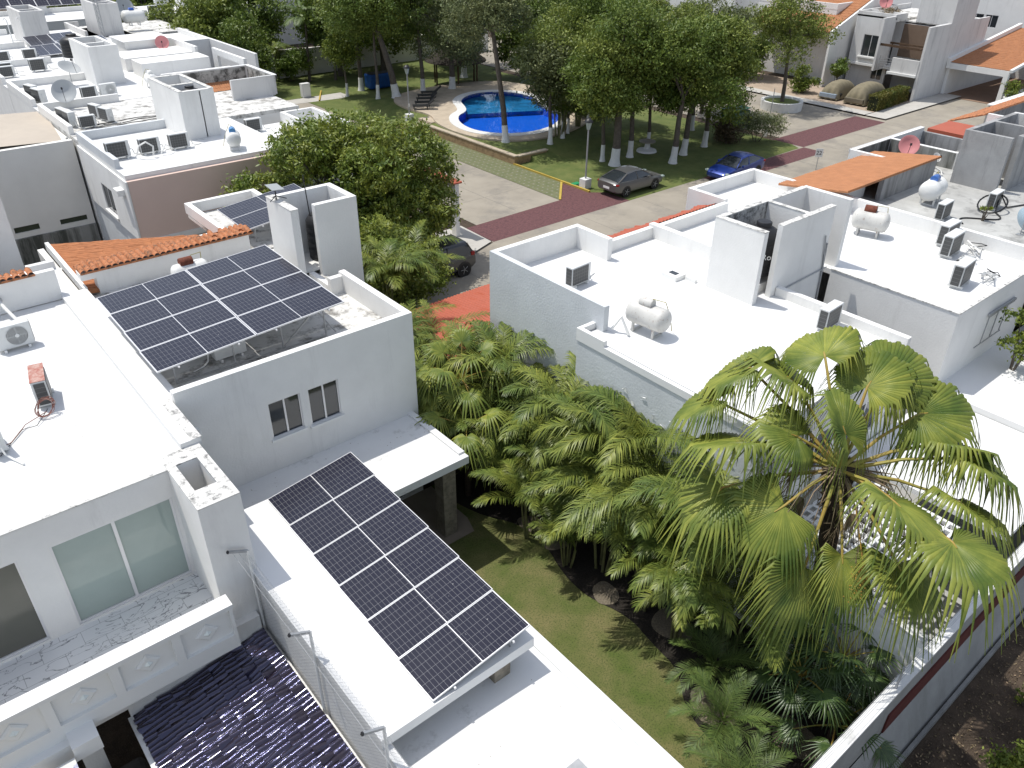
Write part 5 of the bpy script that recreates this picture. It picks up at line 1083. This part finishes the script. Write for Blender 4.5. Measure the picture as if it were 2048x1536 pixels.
def covered_car(label, x, y, rz, L, W, H_, seed, part=False):
    t = thing('covered_car', label, 'covered car', (x, y, .1), rz, 'covered cars in the driveways'); r = np.random.default_rng(seed)
    nu, nv = 44, 26; U = np.linspace(-1, 1, nu); Vv = np.linspace(-1, 1, nv); P_ = []
    for u in U:
        top = H_*(.62+.38*np.clip(1.35-abs(u+.12)*1.25, 0, 1)**.5) if abs(u) < .97 else H_*.45
        for v in Vv:
            a = abs(v); wv = W/2*(1-.22*(1-a)*0)
            s = min(1, (1-a**3.2))**.5; e = (1-abs(u)**7)
            z = top*s*max(e, 0)**.5
            fold = .05*math.sin(u*23+v*3+seed)+.04*math.sin(u*47+seed*2+v*9)
            k = 1+fold*(1-s)*.9
            P_.append((u*L/2*(1+.02*math.sin(v*11)), v*W/2*k*(1.0-.12*(z/H_)), max(z+fold*.5*s, .12)))
    idx = np.arange(nu*nv).reshape(nu, nv); Q = np.stack([idx[:-1, :-1], idx[1:, :-1], idx[1:, 1:], idx[:-1, 1:]], -1).reshape(-1, 4)
    m_ = M(); m_.arr(np.array(P_), Q); m_.build('cover', cover, t, False, smooth=70)
    for x_ in (-L*.3, L*.3):
        for y_ in (-W*.42, W*.42): M().lathe([(.3, -.1), (.32, 0), (.3, .1)], (x_, y_, .3), 16, 'y').build('wheel', rubber, t, False)
    M().box(-L/2-.04, -L/2+.3, -W*.42, W*.42, .2, .6).build('bumper', paint('car_pale_blue'+str(seed), (.35, .42, .5) if part else (.2, .17, .12)), t, False, bevel=.06)
    return t
covered_car('smaller car under tan cover with its pale bumper showing', 72.6, 39.6, R(4), 4.2, 1.9, 1.45, 3, True)
covered_car('larger car fully under a tan cover beside the hedge', 72.9, 37.0, R(4), 4.9, 2.1, 1.65, 5)

# ---------------------------------------------------------------- park furniture
def lamp_post(x, y, z, label):
    t = thing('lamp_post', label, 'street lamp', (x, y, z), 0, 'lamp posts in the park')
    M().box(-.28, .28, -.28, .28, 0, .62).build('base', lime, t, False, bevel=.02)
    M().tube([(0, 0, .62), (0, 0, 3.7)], [.06, .05], 10).build('pole', galv, t, False, smooth=50)
    M().lathe([(.1, 3.7), (.2, 4.1), (.22, 4.15)], n=16).build('lantern', glassf, t, False, smooth=40)
    M().lathe([(.28, 4.15), (.26, 4.22), (.12, 4.36), (.001, 4.38)], n=16).build('cap', blk, t, False, smooth=40)
    return t
lamp_post(35.8, 35.4, .02, 'lamp post on white cube base beside the grey car')
t = lamp_post(36.2, 56.3, .05, 'lamp post with number plate near the pool steps')
M().box(-.07, .07, -.08, -.06, 1.2, 1.45).build('plate', whitep, t, False)
t = thing('electric_box', 'small green box on the grass beside the lamp post', 'utility box', (35.75, 36.2, .02)); M().box(-.3, .3, -.2, .2, 0, .12).build('lid', mat('green_lid', (.02, .25, .1), .5), t, False, bevel=.02); M().box(-.33, .33, -.23, .23, 0, .05).build('rim', conc, t, False)
t = thing('post_box', 'small white meter cabinet standing at the far park path', 'cabinet', (33.8, 69.6, .02)); M().box(-.4, .4, -.25, .25, 0, 1.2).build('cabinet', lime, t, False, bevel=.02); M().box(-.3, .3, -.265, -.251, .1, 1.1).build('door', whitep, t, False)
def lounger(x, y, z, rz, label, m_=None):
    t = thing('sun_lounger', label, 'sun lounger', (x, y, z), rz, 'sun loungers by the pool'); m_ = m_ or blk
    M().box(-.3, .3, -.95, .3, .28, .34).build('seat', m_, t, False)
    b = M(); b.add([(-.3, .3, .3), (.3, .3, .3), (.3, .85, .75), (-.3, .85, .75), (-.3, .3, .36), (.3, .3, .36), (.3, .82, .8), (-.3, .82, .8)], [(3,2,1,0),(4,5,6,7),(0,1,5,4),(1,2,6,5),(2,3,7,6),(3,0,4,7)]).build('backrest', m_, t, False)
    for x_ in (-.27, .27):
        for y_ in (-.85, .25): M().box(x_-.025, x_+.025, y_-.025, y_+.025, 0, .28).build('leg', m_, t, False)
    return t
for i, (x, y) in enumerate(((38.1, 56.9), (38.9, 57.8), (39.8, 58.9), (40.6, 59.9), (41.5, 60.7))): lounger(x, y, .68, R(-120), f'black sun lounger, {ordn(i)} from the near end of the row left of the pool')
for i, (x, y) in enumerate(((46.7, 50.2), (47.4, 51.5), (48.2, 52.8))): lounger(x, y, .68, R(60), f'grey sun lounger, {ordn(i)} from the near end right of the pool', dishg)
PA = thing('palapa', 'round thatched palapa in deep shade beyond the pool', 'palapa', (47.3, 65.0, .2))
M().lathe([(2.9, 2.3), (2.95, 2.2), (2.0, 2.9), (1.0, 3.6), (.001, 4.2)], n=28).build('thatched_roof', thatch, PA, False, smooth=40)
for a in range(6): M().tube([(2.2*math.cos(a*1.047), 2.2*math.sin(a*1.047), 0), (2.2*math.cos(a*1.047), 2.2*math.sin(a*1.047), 2.7)], .08, 8).build('post', wood, PA, False)
t = thing('tarpaulin_heap', 'blue tarpaulin covered heap among the trees left of the pool', 'covered heap', (41.0, 68.8, .1)); M().box(-1.2, 1.2, -.6, .6, 0, 1.3).build('tarpaulin', mat('blue_tarp', (.01, .08, .3), .5, .3, 3, bump=.6, bs=4), t, False, bevel=.15); M().box(-1.1, 1.1, -.5, .5, 1.302, 1.35).build('lid', blk, t, False, bevel=.02)
t = thing('dumpster', 'dark green wheeled waste container at the street side of the park', 'waste container', (56.4, 39.2, 0), R(0))
gm = mat('dumpster_green', (.01, .07, .05), .45)
M().add([(-1, -.5, .2), (1, -.5, .2), (1, .5, .2), (-1, .5, .2), (-1.1, -.65, 1.2), (1.1, -.65, 1.2), (1.1, .65, 1.35), (-1.1, .65, 1.35)], [(3,2,1,0),(4,5,6,7),(0,1,5,4),(1,2,6,5),(2,3,7,6),(3,0,4,7)]).build('bin', gm, t, False)
for s_ in (-1, 1): M().box(s_*.56-.54, s_*.56+.54, -.68, .68, 1.36, 1.42).build('lid', gm, t, False, bevel=.02); 
for a in ((-.8, -.45), (.8, -.45), (-.8, .45), (.8, .45)): M().lathe([(.1, -.04), (.1, .04)], (a[0], a[1], .1), 12, 'y').build('wheel', rubber, t, False)
t = thing('street_planter', 'round white street planter with a tree in it', 'planter', (64.6, 40.3, 0))
M().lathe([(1.75, 0), (1.8, .75), (1.55, .75), (1.5, .55)], n=32).build('ring', lime, t, False, smooth=40); M().lathe([(1.52, .6), (.001, .62)], n=32).build('soil', grassf, t, False)
t = thing('street_sign', 'small white numbered sign plate standing behind the orange roof', 'sign', (51.1, 28.3, 0), R(-50), scale=.75)
M().tube([(0, 0, 0), (0, 0, 1.6)], .03, 6).build('post', galv, t, False); sp_ = M().box(-.32, .32, -.03, -.005, 1.2, 1.95).build('plate', whitep, t, False)
ptx = bpy.data.curves.new('l2', 'FONT'); ptx.body = '22'; ptx.size = .5; ptx.extrude = .004
po = bpy.data.objects.new('src', ptx); sc.collection.objects.link(po); me = bpy.data.meshes.new_from_object(po.evaluated_get(bpy.context.evaluated_depsgraph_get())); bpy.data.objects.remove(po)
lo = bpy.data.objects.new('lettering', me); sc.collection.objects.link(lo); lo.parent = sp_; me.materials.clear(); me.materials.append(blk); lo.rotation_euler = (R(90), 0, 0); lo.location = (-.27, -.04, 1.4)
t = thing('white_sign_post', 'slim tilted white sign board among the bushes at the park corner', 'sign', (55.6, 35.6, 0)); M().bar((0, 0, 0), (.15, .05, 1.5), .25, .06).build('board', lime, t, False); M().tube([(.1, 0, 0), (.2, .0, 3.6)], .03, 6).build('pole', galv, t, False)
t = thing('park_table', 'white round table base standing under the park trees', 'table', (45.2, 38.6, .02)); M().lathe([(.75, .0), (.7, .12), (.2, .2), (.12, .7)], n=20).build('pedestal', lime, t, False, smooth=40); M().lathe([(.6, .7), (.6, .76), (.001, .76)], n=20).build('tabletop', conc, t, False)
t = thing('flower_pot', 'white pot with yellow croton plant by the carport', 'potted plant', (81.0, 28.0, 0)); M().lathe([(.35, 0), (.5, .9), (.4, .9)], n=18).build('pot', lime, t, False, smooth=40)
V, Q = crown_arrays([(0, 0, 1.6, .8, .8, .7)], 500, .3, 4, .35, .3, .2); o = bpy.data.objects.new('foliage', npmesh('foliage', V, Q, lY)); sc.collection.objects.link(o); o.parent = t
# hedge
t = thing('hedge', 'clipped olive green hedge beside the covered cars', 'hedge', (72.8, 34.9, .1)); r = np.random.default_rng(4); n = 9000
C = np.stack([r.uniform(-3.1, 3.1, n), r.uniform(-.5, .5, n), r.uniform(.05, 1.25, n)], 1); k_ = r.integers(0, 3, n); C[k_ == 0, 2] = 1.25+r.normal(0, .04, (k_ == 0).sum()); C[k_ == 1, 1] = -.5+r.normal(0, .04, (k_ == 1).sum())
V, Q = leafquads(C, n, .13, .5, .3, r); o = bpy.data.objects.new('foliage', npmesh('foliage', V, Q, mat('leaf_hedge', (.09, .12, .02), .6, .4, 1, col2=(.18, .15, .03), island=.35, leaf=True))); sc.collection.objects.link(o); o.parent = t; o.rotation_euler = (0, 0, R(4))
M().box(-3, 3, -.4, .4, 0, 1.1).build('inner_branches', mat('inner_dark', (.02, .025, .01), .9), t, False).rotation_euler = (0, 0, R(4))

# ---------------------------------------------------------------- trees
tree('big dense mango tree between the row houses and the gate portal', 17.35, 32.7, 0, 4.1, 4.1, 2.4, lobesn=30, lr=1.6, n=110000, size=.22, m=lA, seed=11, white=False, group=None, name='mango_tree', asp=.36, tr=.3, clump=.2, shell=.72, up=.7)
tree('smaller dark tree leaning over the sport utility car', 16.5, 27.5, 0, 2.9, 1.9, 1.5, lobesn=11, lr=1.2, n=26000, size=.18, m=lA, seed=12, white=False, group=None, name='small_tree', tr=.12, clump=.22, asp=.36, shell=.6)
T_ = [  # label, x, y, cz, R, H, lobes, lr, n, mat, lean, tr, bare
 ('slim park tree nearest the lamp post and the grey car', 40.9, 38.9, 6.2, 2.4, 2.2, 9, 1.3, 11000, lB, (-.3, .2), .13, 0),
 ('stout park tree with forked trunk right of the lamp post', 40.9, 37.7, 7.0, 3.4, 2.4, 13, 1.5, 17000, lC, (.6, .3), .27, 0),
 ('park tree behind the stout forked one', 43.2, 38.4, 6.8, 2.8, 2.4, 11, 1.4, 13000, lB, (.2, .4), .17, 0),
 ('thin park tree above the white table base', 46.0, 39.2, 6.3, 2.6, 2.2, 9, 1.4, 12000, lD, (0, .3), .12, 0),
 ('leaning park tree above the roof of the grey car', 44.5, 35.5, 6.2, 3.0, 2.3, 12, 1.4, 15000, lC, (.5, -.1), .2, 0),
 ('park tree left of the blue car', 46.7, 36.4, 5.8, 3.0, 2.4, 12, 1.4, 15000, lB, (.3, -.3), .2, 0),
 ('yellowish green park tree behind the blue car', 49.6, 36.8, 5.6, 3.0, 2.3, 11, 1.4, 14000, lY, (.2, 0), .17, 0),
 ('tall spreading tree with bare twigs leaning over the pool', 37.4, 45.4, 8.6, 3.6, 1.6, 13, 1.3, 11000, lD, (.2, 3.0), .2, 1),
 ('park tree with white base right of the leaning pool tree', 39.6, 43.0, 4.8, 2.2, 1.9, 10, 1.2, 10500, lD, (.3, .6), .14, 0),
 ('slender tree behind the low retaining wall corner', 41.4, 43.6, 5.6, 2.7, 2.6, 11, 1.4, 14000, lB, (.9, .9), .12, 0),
 ('dark tree right of the pool', 46.8, 46.2, 6.2, 3.0, 2.6, 11, 1.5, 13000, lC, (0, 0), .2, 0),
 ('dark tree behind the grey loungers', 51.5, 54, 7, 3.2, 2.8, 11, 1.6, 13000, lC, (0, 0), .2, 0),
 ('park tree at the maroon crossing side', 52.6, 40.5, 5.8, 2.8, 2.4, 11, 1.4, 13000, lB, (0, .3), .17, 0),
 ('small conical tree at the near left of the park', 36.9, 67.6, 4.2, 1.0, 1.6, 6, .9, 5000, lY, (0, 0), .1, 0),
 ('park tree with trimmed trunk left of the blue heap', 39.2, 69.0, 7.4, 2.8, 2.6, 11, 1.5, 13000, lB, (0, .2), .2, 0),
 ('twin park tree behind the far lamp post', 37.5, 63.2, 7.6, 2.6, 2.4, 10, 1.4, 12000, lB, (.6, .8), .13, 0),
 ('thick leaning tree behind the far lamp post', 38.9, 62.4, 8.2, 3.4, 2.6, 13, 1.6, 17000, lC, (-2.2, 1.6), .28, 0),
 ('straight tree beside the black loungers', 42.0, 62.8, 7.6, 2.8, 2.4, 11, 1.5, 13000, lC, (0, .6), .18, 0),
 ('tall grey green tree behind the pool', 44.6, 61.9, 6.3, 3.8, 2.8, 12, 1.6, 14000, lD, (0, 0), .25, 0),
 ('dark tree behind the palapa', 50.5, 68, 8, 3.6, 3, 12, 1.7, 14000, lC, (0, 0), .25, 0),
 ('street planter tree with loose crown', 64.6, 40.3, 6.4, 3.2, 2.4, 12, 1.4, 9500, lB, (.3, .6), .17, 0),
 ('loose crowned tree over the second street', 57.6, 43.5, 6.4, 2.6, 2.2, 9, 1.4, 8000, lD, (0, 0), .16, 1),
]
for i, (lb, x, y, cz, R_, H_, ln, lr, n, m_, lean, tr, bare) in enumerate(T_):
    tree(lb, x, y, lawn_h(x, y) if x < 55 else (.6 if x > 60 else 0), cz, R_, H_, lobesn=ln+3, lr=lr*1.08, n=int(n*1.7), size=.22, m=m_, seed=100+i, lean=lean, tr=tr, bare=bool(bare), white=(x < 55), clump=.3, shell=.45)
# far trees: copies of three source trees
FT = [tree('far_source', 0, 0, 0, 5.2, 3.4, 2.8, lobesn=13, lr=1.7, n=12000, size=.36, m=m_, seed=60+i, white=False, group='distant trees', name='distant_tree', clump=.35, shell=.55, tr=.25) for i, m_ in enumerate((lC, lB, lC))]
fl = [((32.3, 81.5, 1.15), 'large round dark tree behind the court walls at the upper left'), ((27.5, 79, 1.0), 'left neighbour of the large round dark tree'), ((35.5, 84, 1.1), 'right neighbour of the large round dark tree'), ((30, 74.5, .75), 'low tree in front of the large round dark tree'),
 ((8.5, 84, 1.1), 'dark tree at the top left corner beside the blue solar strip'), ((3, 90, 1.2), 'far dark tree cut by the left edge'), ((15.5, 80.5, .6), 'low dark tree beside the blank tank tower'), ((24, 97, 1.1), 'tree behind the distant white water tank'), ((31, 101, 1.1), 'tree in front of the far gable houses'), ((39, 96, 1), 'tree behind the white gabled house'),
 ((52, 82, 1.1), 'tree behind the park wall, nearest the palms'), ((58, 86, 1.2), 'second tree behind the park wall'), ((54, 74, 1.1), 'tree between the palapa and the second street'), ((46, 76, 1.2), 'tree filling the gap behind the palapa'), ((41, 76, 1.1), 'tree just behind the blue heap'),
 ((72, 50.5, .8), 'leafy tree in the driveway left of the townhouse'), ((71.5, 60, .9), 'tree on the pavement of the second street'), ((72, 70, 1), 'tree farther along the second street'), ((55, 64, 1.05), 'tree between the dark park trees and the street'), ((54, 95, 1.2), 'distant tree above the park centre'), ((74, 84, 1.2), 'distant tree at the end of the second street'), ((90, 78, 1.2), 'distant tree right of the long white building'), ((14, 120, 1.4), 'very distant tree at the top left'), ((38, 118, 1.4), 'very distant tree above the gabled house'), ((66, 118, 1.4), 'very distant tree at the top centre'), ((104, 100, 1.4), 'very distant tree at the top right')]
for i, ((x, y, s_), lb) in enumerate(fl):
    p_ = FT[i % 3]; place(p_, used, (x, y, 0), rnd.uniform(0, 6.28), lb, 'distant trees', (s_, s_, s_*rnd.uniform(.88, 1.05)))
bush('dense yellow green shrub left of the covered cars', 71.3, 42.6, .1, 1.6, 2.4, 3500, .22, lY, 71)
bush('dark shrub between the townhouse and the smaller covered car', 75.5, 41.6, .1, 1.1, 2.6, 2500, .22, lC, 72)
bush('spiky grey green shrub at the park corner by the white sign board', 53.8, 35.2, 0, 2.0, 2.2, 5000, .2, lD, 73, asp=.25)
bush('reddish brown shrub left of the spiky shrub', 51.6, 36.2, 0, 1.5, 1.4, 4000, .16, mat('leaf_reddish', (.12, .09, .05), .6, .4, 2, island=.3, leaf=True), 74)
bush('dark shrub mass at the foot of the far park wall', 36, 76.8, 0, 2.2, 3.4, 4000, .28, lC, 75)
bush('dark shrub under the round tree by the lane', 29, 76.5, 0, 2.4, 2.6, 3500, .28, lC, 76)
bush('thicket right of the pool beside the loungers', 47.5, 47.0, .3, 1.6, 2.4, 3500, .25, lC, 77)
bush('yellow green bush at the lower right corner beside the boundary wall', 14.4, .55, 0, .9, 1.3, 5000, .09, lY, 78, asp=.5)
bush('green bush cut by the lower right corner of the dirt strip', 16.6, .2, 0, .9, 1.1, 4500, .09, lA, 79, asp=.5)
bush('sparse weed on the dirt strip near the wall', 17.2, 1.3, 0, .35, .4, 350, .07, lY, 80, asp=.5)
bush('yellowish shrub branch at the right edge above the terrace roof', 27.0, 6.6, 3.2, 1.0, 1.9, 1500, .13, lY, 81, asp=.5)
# leaf litter on the strip beyond the wall
r = np.random.default_rng(9); n = 6000; C = np.stack([r.uniform(12, 30, n), r.uniform(-2, 2.3, n), r.uniform(.0, .03, n)-.02], 1); V, Q = leafquads(C, n, .07, .5, 2., r)
o = bpy.data.objects.new('leaf_litter', npmesh('leaf_litter', V, Q, drym)); sc.collection.objects.link(o); struct(o, 'stuff')

# ---------------------------------------------------------------- palms
PR = [areca_proto(31, 21, 2.3, 2.4, nst=6), areca_proto(32, 19, 1.9, 2.6, nst=6), areca_proto(33, 22, 2.6, 2.3, nst=7), areca_proto(34, 18, 1.5, 2.5, dr=(1.0, 1.9), nst=6)]
AR = sorted([(13.4, 20.6, 1.0), (12.0, 19.4, .95), (13.9, 18.9, .95), (11.9, 18.2, .9), (13.7, 16.9, 1.05), (12.5, 16.3, .95), (13.6, 15.2, 1.12), (12.6, 14.5, .95), (13.5, 13.5, 1.1), (12.7, 12.6, .95), (13.3, 11.9, 1.12), (12.6, 10.9, 1.05), (13.3, 10.1, 1.15), (12.5, 9.2, .95), (13.3, 8.3, 1.05), (12.2, 7.9, .8), (12.9, 6.7, .85), (11.4, 18.6, .9), (12.3, 21.3, .95), (11.9, 13.2, .8), (11.9, 11.6, .75), (14.0, 22.7, 1.0), (12.7, 23.2, 1.0), (13.9, 14.2, 1.15), (13.85, 11.0, 1.15), (13.7, 9.1, 1.1)], key=lambda q: -q[1])
for i, (x, y, s_) in enumerate(AR):
    place(PR[(i*3+i//4) % 4], used, (x, y, 0), rnd.uniform(0, 6.28), f'feathery areca palm clump, {ordn(i)} from the carport end of the garden hedge', 'areca palms along the garden wall', s_*(1.1 if x > 13 else 1))
for x, y, z, s_, lb in ((16.4, 27.2, 0, 1.25, 'feathery palm below the mango tree beside the tank tower'), (15.0, 25.6, 0, 1.1, 'palm between the panel house and the red carport roof'), (41.3, 43.9, .5, 1.45, 'low palm right of the retaining wall corner'), (42.6, 44.9, .55, 1.35, 'low palm in front of the pool beside the white tree base'), (44.4, 45.0, .5, 1.15, 'bright low palm right of the pool'), (46.2, 45.3, .5, .9, 'low palm nearest the grey loungers'), (34.9, 77.4, 0, .9, 'dark low palm at the foot of the park wall')):
    place(PR[int(s_*100) % 4], used, (x, y, z), rnd.uniform(0, 6.28), lb, 'small palms', s_)
def coconut(label, x, y, h, L, nf, seed):
    t = thing('coconut_palm', label, 'palm', (x, y, 0)); r = random.Random(seed)
    V, Q = frond_set([(((.3, 0, h), i*6.283/nf+r.uniform(-.2, .2), r.uniform(.3, 1.2), L, r.uniform(1.1, 1.7)), dict(nl=36, ll=.75, seed=seed*50+i, w_=.07, hang=.6)) for i in range(nf)])
    o = bpy.data.objects.new('fronds', npmesh('fronds', V, Q, palmB)); sc.collection.objects.link(o); o.parent = t
    M().tube([(0, 0, 0), (.1, 0, h*.4), (.3, 0, h)], [.17, .13, .1], 8).build('trunk', bark, t, False, smooth=60); return t
coconut('tall coconut palm in front of the far park wall', 37.3, 75.6, 5.6, 2.6, 15, 5)
tree('slender dark crowned tree standing between the pool and the lean park trees', 42.6, 44.3, .5, 3.3, 1.3, 1.5, lobesn=9, lr=1.0, n=12000, size=.2, m=lC, seed=301, lean=(.1, .2), tr=.09, clump=.3, shell=.45)
coconut('shorter coconut palm right of the tall one at the park wall', 39.6, 74.6, 3.6, 2.2, 13, 6)
# pygmy date palms on the lawn edge
for i, (x, y, lb) in enumerate(((10.75, 5.35, 'fine feathery pygmy date palm at the bottom of the lawn'), (11.8, 6.4, 'pygmy date palm shaded behind the one at the bottom of the lawn'), (9.9, 4.2, 'pygmy date palm beside the white annex roof edge'))):
    t = thing('date_palm', lb, 'palm', (x, y, 0), 0, 'pygmy date palms'); r = random.Random(i+40)
    V, Q = frond_set([(((0, 0, .75), k_*6.283/17+r.uniform(-.2, .2), r.uniform(.5, 1.35), 1.35, r.uniform(1.1, 1.6)), dict(nl=44, ll=.3, seed=k_+i*40, w_=.014, hang=.15, lift=.35)) for k_ in range(17)])
    o = bpy.data.objects.new('fronds', npmesh('fronds', V, Q, palmB)); sc.collection.objects.link(o); o.parent = t
    M().tube([(0, 0, 0), (0, 0, .8)], [.1, .08], 8).build('trunk', barkd, t, False)
# tall fan palm
CW = Vector((13.5, 5.57, 6.45)); B0 = Vector((13.95, 5.2, 0))
WP = thing('fan_palm', 'tall fan palm with huge pleated leaves towering over the garden corner', 'palm', tuple(B0))
tp_ = [B0+(CW-B0)*t_+Vector((math.sin(t_*3)*.08, 0, 0)) for t_ in [i/24 for i in range(25)]]
M().tube(tp_, [.2*(1+.05*(i % 2)) if i < 20 else .2+.03*(i-19) for i in range(25)], 14).build('trunk', barkd, WP, smooth=30)
hb = M(); r_ = random.Random(2)
for i in range(260):
    z = r_.uniform(.2, 2.6) if i < 120 else r_.uniform(5.3, 6.5); a = r_.random()*6.283; c_ = B0.lerp(CW, z/6.45); p = c_+Vector((math.cos(a)*.2, math.sin(a)*.2, 0))
    hb.bar(p, p+Vector((math.cos(a)*.12, math.sin(a)*.12, r_.uniform(-.3, .15))), .022, .01)
hb.build('leaf_bases', drym, WP)
LV = [(14.97,4.92,7.47,16.02,3.95,7.72),(14.30,5.80,7.95,15.42,5.91,8.69),(13.60,7.01,7.77,13.33,8.36,8.37),(14.06,6.71,8.35,14.91,7.53,8.58),(14.88,5.67,7.89,16.20,5.61,8.60),(13.13,7.80,7.92,13.16,9.10,7.17),
(12.28,7.12,6.77,11.18,7.90,6.87),(12.96,6.34,7.02,12.08,6.96,7.54),(13.25,5.54,7.42,13.48,6.30,8.37),(12.11,5.84,5.97,10.62,6.55,5.00),(12.96,4.20,6.73,12.21,2.57,6.91),(14.76,3.67,6.14,14.34,2.35,6.33),(12.66,4.68,5.15,11.96,3.91,4.22),
(12.12,5.11,4.82,10.80,4.88,4.15),(13.07,3.78,5.34,12.35,2.77,4.97),(14.98,4.37,7.05,16.09,3.55,6.82),(15.08,3.84,6.94,15.93,2.70,6.47),(12.98,3.02,6.52,12.18,2.00,6.57),(12.46,8.07,7.24,12.16,8.98,6.70),(11.89,7.15,5.72,10.50,7.19,5.16)]
for i, l in enumerate(LV):
    hub, tip = np.array(l[:3]), np.array(l[3:]); out = hub-np.array(CW); out /= np.linalg.norm(out)
    low = hub[2] < 6.3
    pref = np.array([0, 0, 1.])+(out*1.0 if low else -out*.1)+rng.normal(0, .3, 3)
    V, Q = fan_leaf(hub, tip, pref, min(1.45, np.linalg.norm(tip-hub)*rng.uniform(.98, 1.14)), nseg=52, seed=i, span=2.6 if not low else 1.95, droop=2.3 if not low else 1.7, rigid=.72, curl=.2, fold=.1 if i not in (8, 12) else .45, wd=1 if i not in (8, 12) else .6)
    V -= np.array(B0); o = bpy.data.objects.new('leaf', npmesh('leaf', V, Q, fanL)); sc.collection.objects.link(o); o.parent = WP
    h_ = Vector(l[:3]); c_ = CW+Vector((0, 0, -.1)); mid = c_.lerp(h_, .5)+Vector((0, 0, .12)); m_ = M().tube([c_, mid, h_, h_+(Vector(l[3:])-h_)*.12], [.05, .035, .026, .01], 6)
    q = m_.build('petiole', pet, o, False, smooth=60); q.data.transform(Matrix.Translation(-B0))
dm = M(); r_ = random.Random(6)
for i in range(48):
    a = r_.random()*6.283; d = Vector((math.cos(a), math.sin(a), 0)); L_ = r_.uniform(.7, 1.9)
    p0 = CW+d*.12; p1 = CW+d*L_*.6+Vector((0, 0, -.1)); p2 = CW+d*L_*.85+Vector((0, 0, -.7)); p3 = CW+d*L_*.9+Vector((r_.uniform(-.1, .1), r_.uniform(-.1, .1), -r_.uniform(1.1, 1.9)))
    dm.tube([p0, p1, p2, p3], [.016, .012, .009, .004], 4)
    for k_ in range(16):
        s_ = p2.lerp(p3, k_/15); dm.tube([s_, s_+Vector((r_.uniform(-.16, .16), r_.uniform(-.16, .16), -r_.uniform(.1, .35)))], .0035, 3)
dm.build('dry_stalks', drym, WP)
for i, a in enumerate((.4, 1.7, 2.9, 4.1, 5.2)):
    d = np.array([math.cos(a), math.sin(a), -.5]); hb_ = np.array(CW)+d*.8+np.array([0, 0, -.15])
    V, Q = fan_leaf(hb_, hb_+np.array([d[0]*.15, d[1]*.15, -1.]), d, .85, nseg=22, seed=200+i, droop=.3, rigid=.4, fold=.9, wd=.35, span=1.6)
    V -= np.array(B0); o = bpy.data.objects.new('dead_leaf', npmesh('dead_leaf', V, Q, drym)); sc.collection.objects.link(o); o.parent = WP
    q = M().tube([CW, CW+Vector(d)*.5+Vector((0, 0, .1)), Vector(hb_)], [.035, .025, .018], 5).build('petiole', drym, o, False); q.data.transform(Matrix.Translation(-B0))
fm_ = M(); FC = Vector((12.6, 4.15, 5.1))
for k_ in range(3):
    for i in range(150):
        p = FC+Vector((r_.gauss(0, .12), r_.gauss(0, .1), -k_*.35+r_.gauss(0, .1))); s_ = .018
        fm_.add([p+Vector(q)*s_ for q in ((1, 0, 0), (-1, 0, 0), (0, 1, 0), (0, -1, 0), (0, 0, 1), (0, 0, -1))], [(0, 2, 4), (2, 1, 4), (1, 3, 4), (3, 0, 4), (2, 0, 5), (1, 2, 5), (3, 1, 5), (0, 3, 5)])
fm_.tube([CW, CW+Vector((-.4, -.7, -.4)), FC, FC+Vector((0, 0, -1))], .015, 5).build('fruit_cluster', fruit, WP)
# smaller fan palms
def fan_small(label, x, y, h, nf, L, seed, m_=fanD, e=(-.2, 1.2), pl=.9, group='smaller fan palms', dr=.5):
    t = thing('fan_palm', label, 'palm', (x, y, 0), 0, group); r = random.Random(seed)
    M().tube([(0, 0, 0), (.03, .02, h)], [.1, .08], 8).build('trunk', barkd, t, False)
    for i in range(nf):
        a = i*2.4+r.uniform(-.2, .2); el = e[0]+(e[1]-e[0])*i/nf; d = np.array([math.cos(a)*math.cos(el), math.sin(a)*math.cos(el), math.sin(el)])
        c_ = np.array([0, 0, h]); hub = c_+d*pl*r.uniform(.8, 1.1); V, Q = fan_leaf(hub, hub+(d+np.array([0, 0, -.35]))*L, np.array([0, 0, 1.])+d*.3, L, nseg=26, seed=seed*9+i, droop=dr, rigid=.45, fold=.05, span=2.5)
        o = bpy.data.objects.new('leaf', npmesh('leaf', V, Q, m_)); sc.collection.objects.link(o); o.parent = t
        M().tube([tuple(c_), tuple((c_+hub)/2+np.array([0, 0, .05])), tuple(hub)], [.022, .016, .012], 5).build('petiole', pet, o, False)
    return t
fan_small('dark green fan palm at the foot of the tall one near the boundary wall', 13.7, 4.35, 1.5, 15, .75, 3)
fan_small('smaller fan palm left of the foot of the tall one', 12.75, 4.75, 1.3, 13, .7, 4)
fan_small('low fan palm by the boundary wall below the other small ones', 12.6, 3.7, .8, 10, .65, 5)
fan_small('bright fountain palm at the corner of the panel house', 12.5, 17.3, 3.3, 17, .95, 6, fanL, (-.5, 1.2), 1.2, dr=1.1)
fan_small('pale fan palm hanging beside the stone column', 11.6, 15.9, 2.6, 12, .9, 7, fanL, (-.6, 1.0), 1.1, dr=1.0)

r = np.random.default_rng(77); n = 90
C = np.concatenate([np.stack([r.uniform(4.2, 7.7, 30), r.uniform(3, 7.7, 30), np.full(30, 3.087)], 1), np.stack([r.uniform(-3, 3.3, 30), r.uniform(15.3, 24.6, 30), np.full(30, 5.957)], 1), np.stack([r.uniform(4.2, 10.2, 30), r.uniform(15.2, 16.8, 30), np.full(30, 3.107)], 1)])
V, Q = leafquads(C, n, .035, .5, 6., r); V[:, 2] = np.repeat(C[:, 2], 4)+r.uniform(0, .006, 4*n)
o = bpy.data.objects.new('fallen_leaves', npmesh('fallen_leaves', V, Q, drym)); sc.collection.objects.link(o); struct(o, 'stuff')
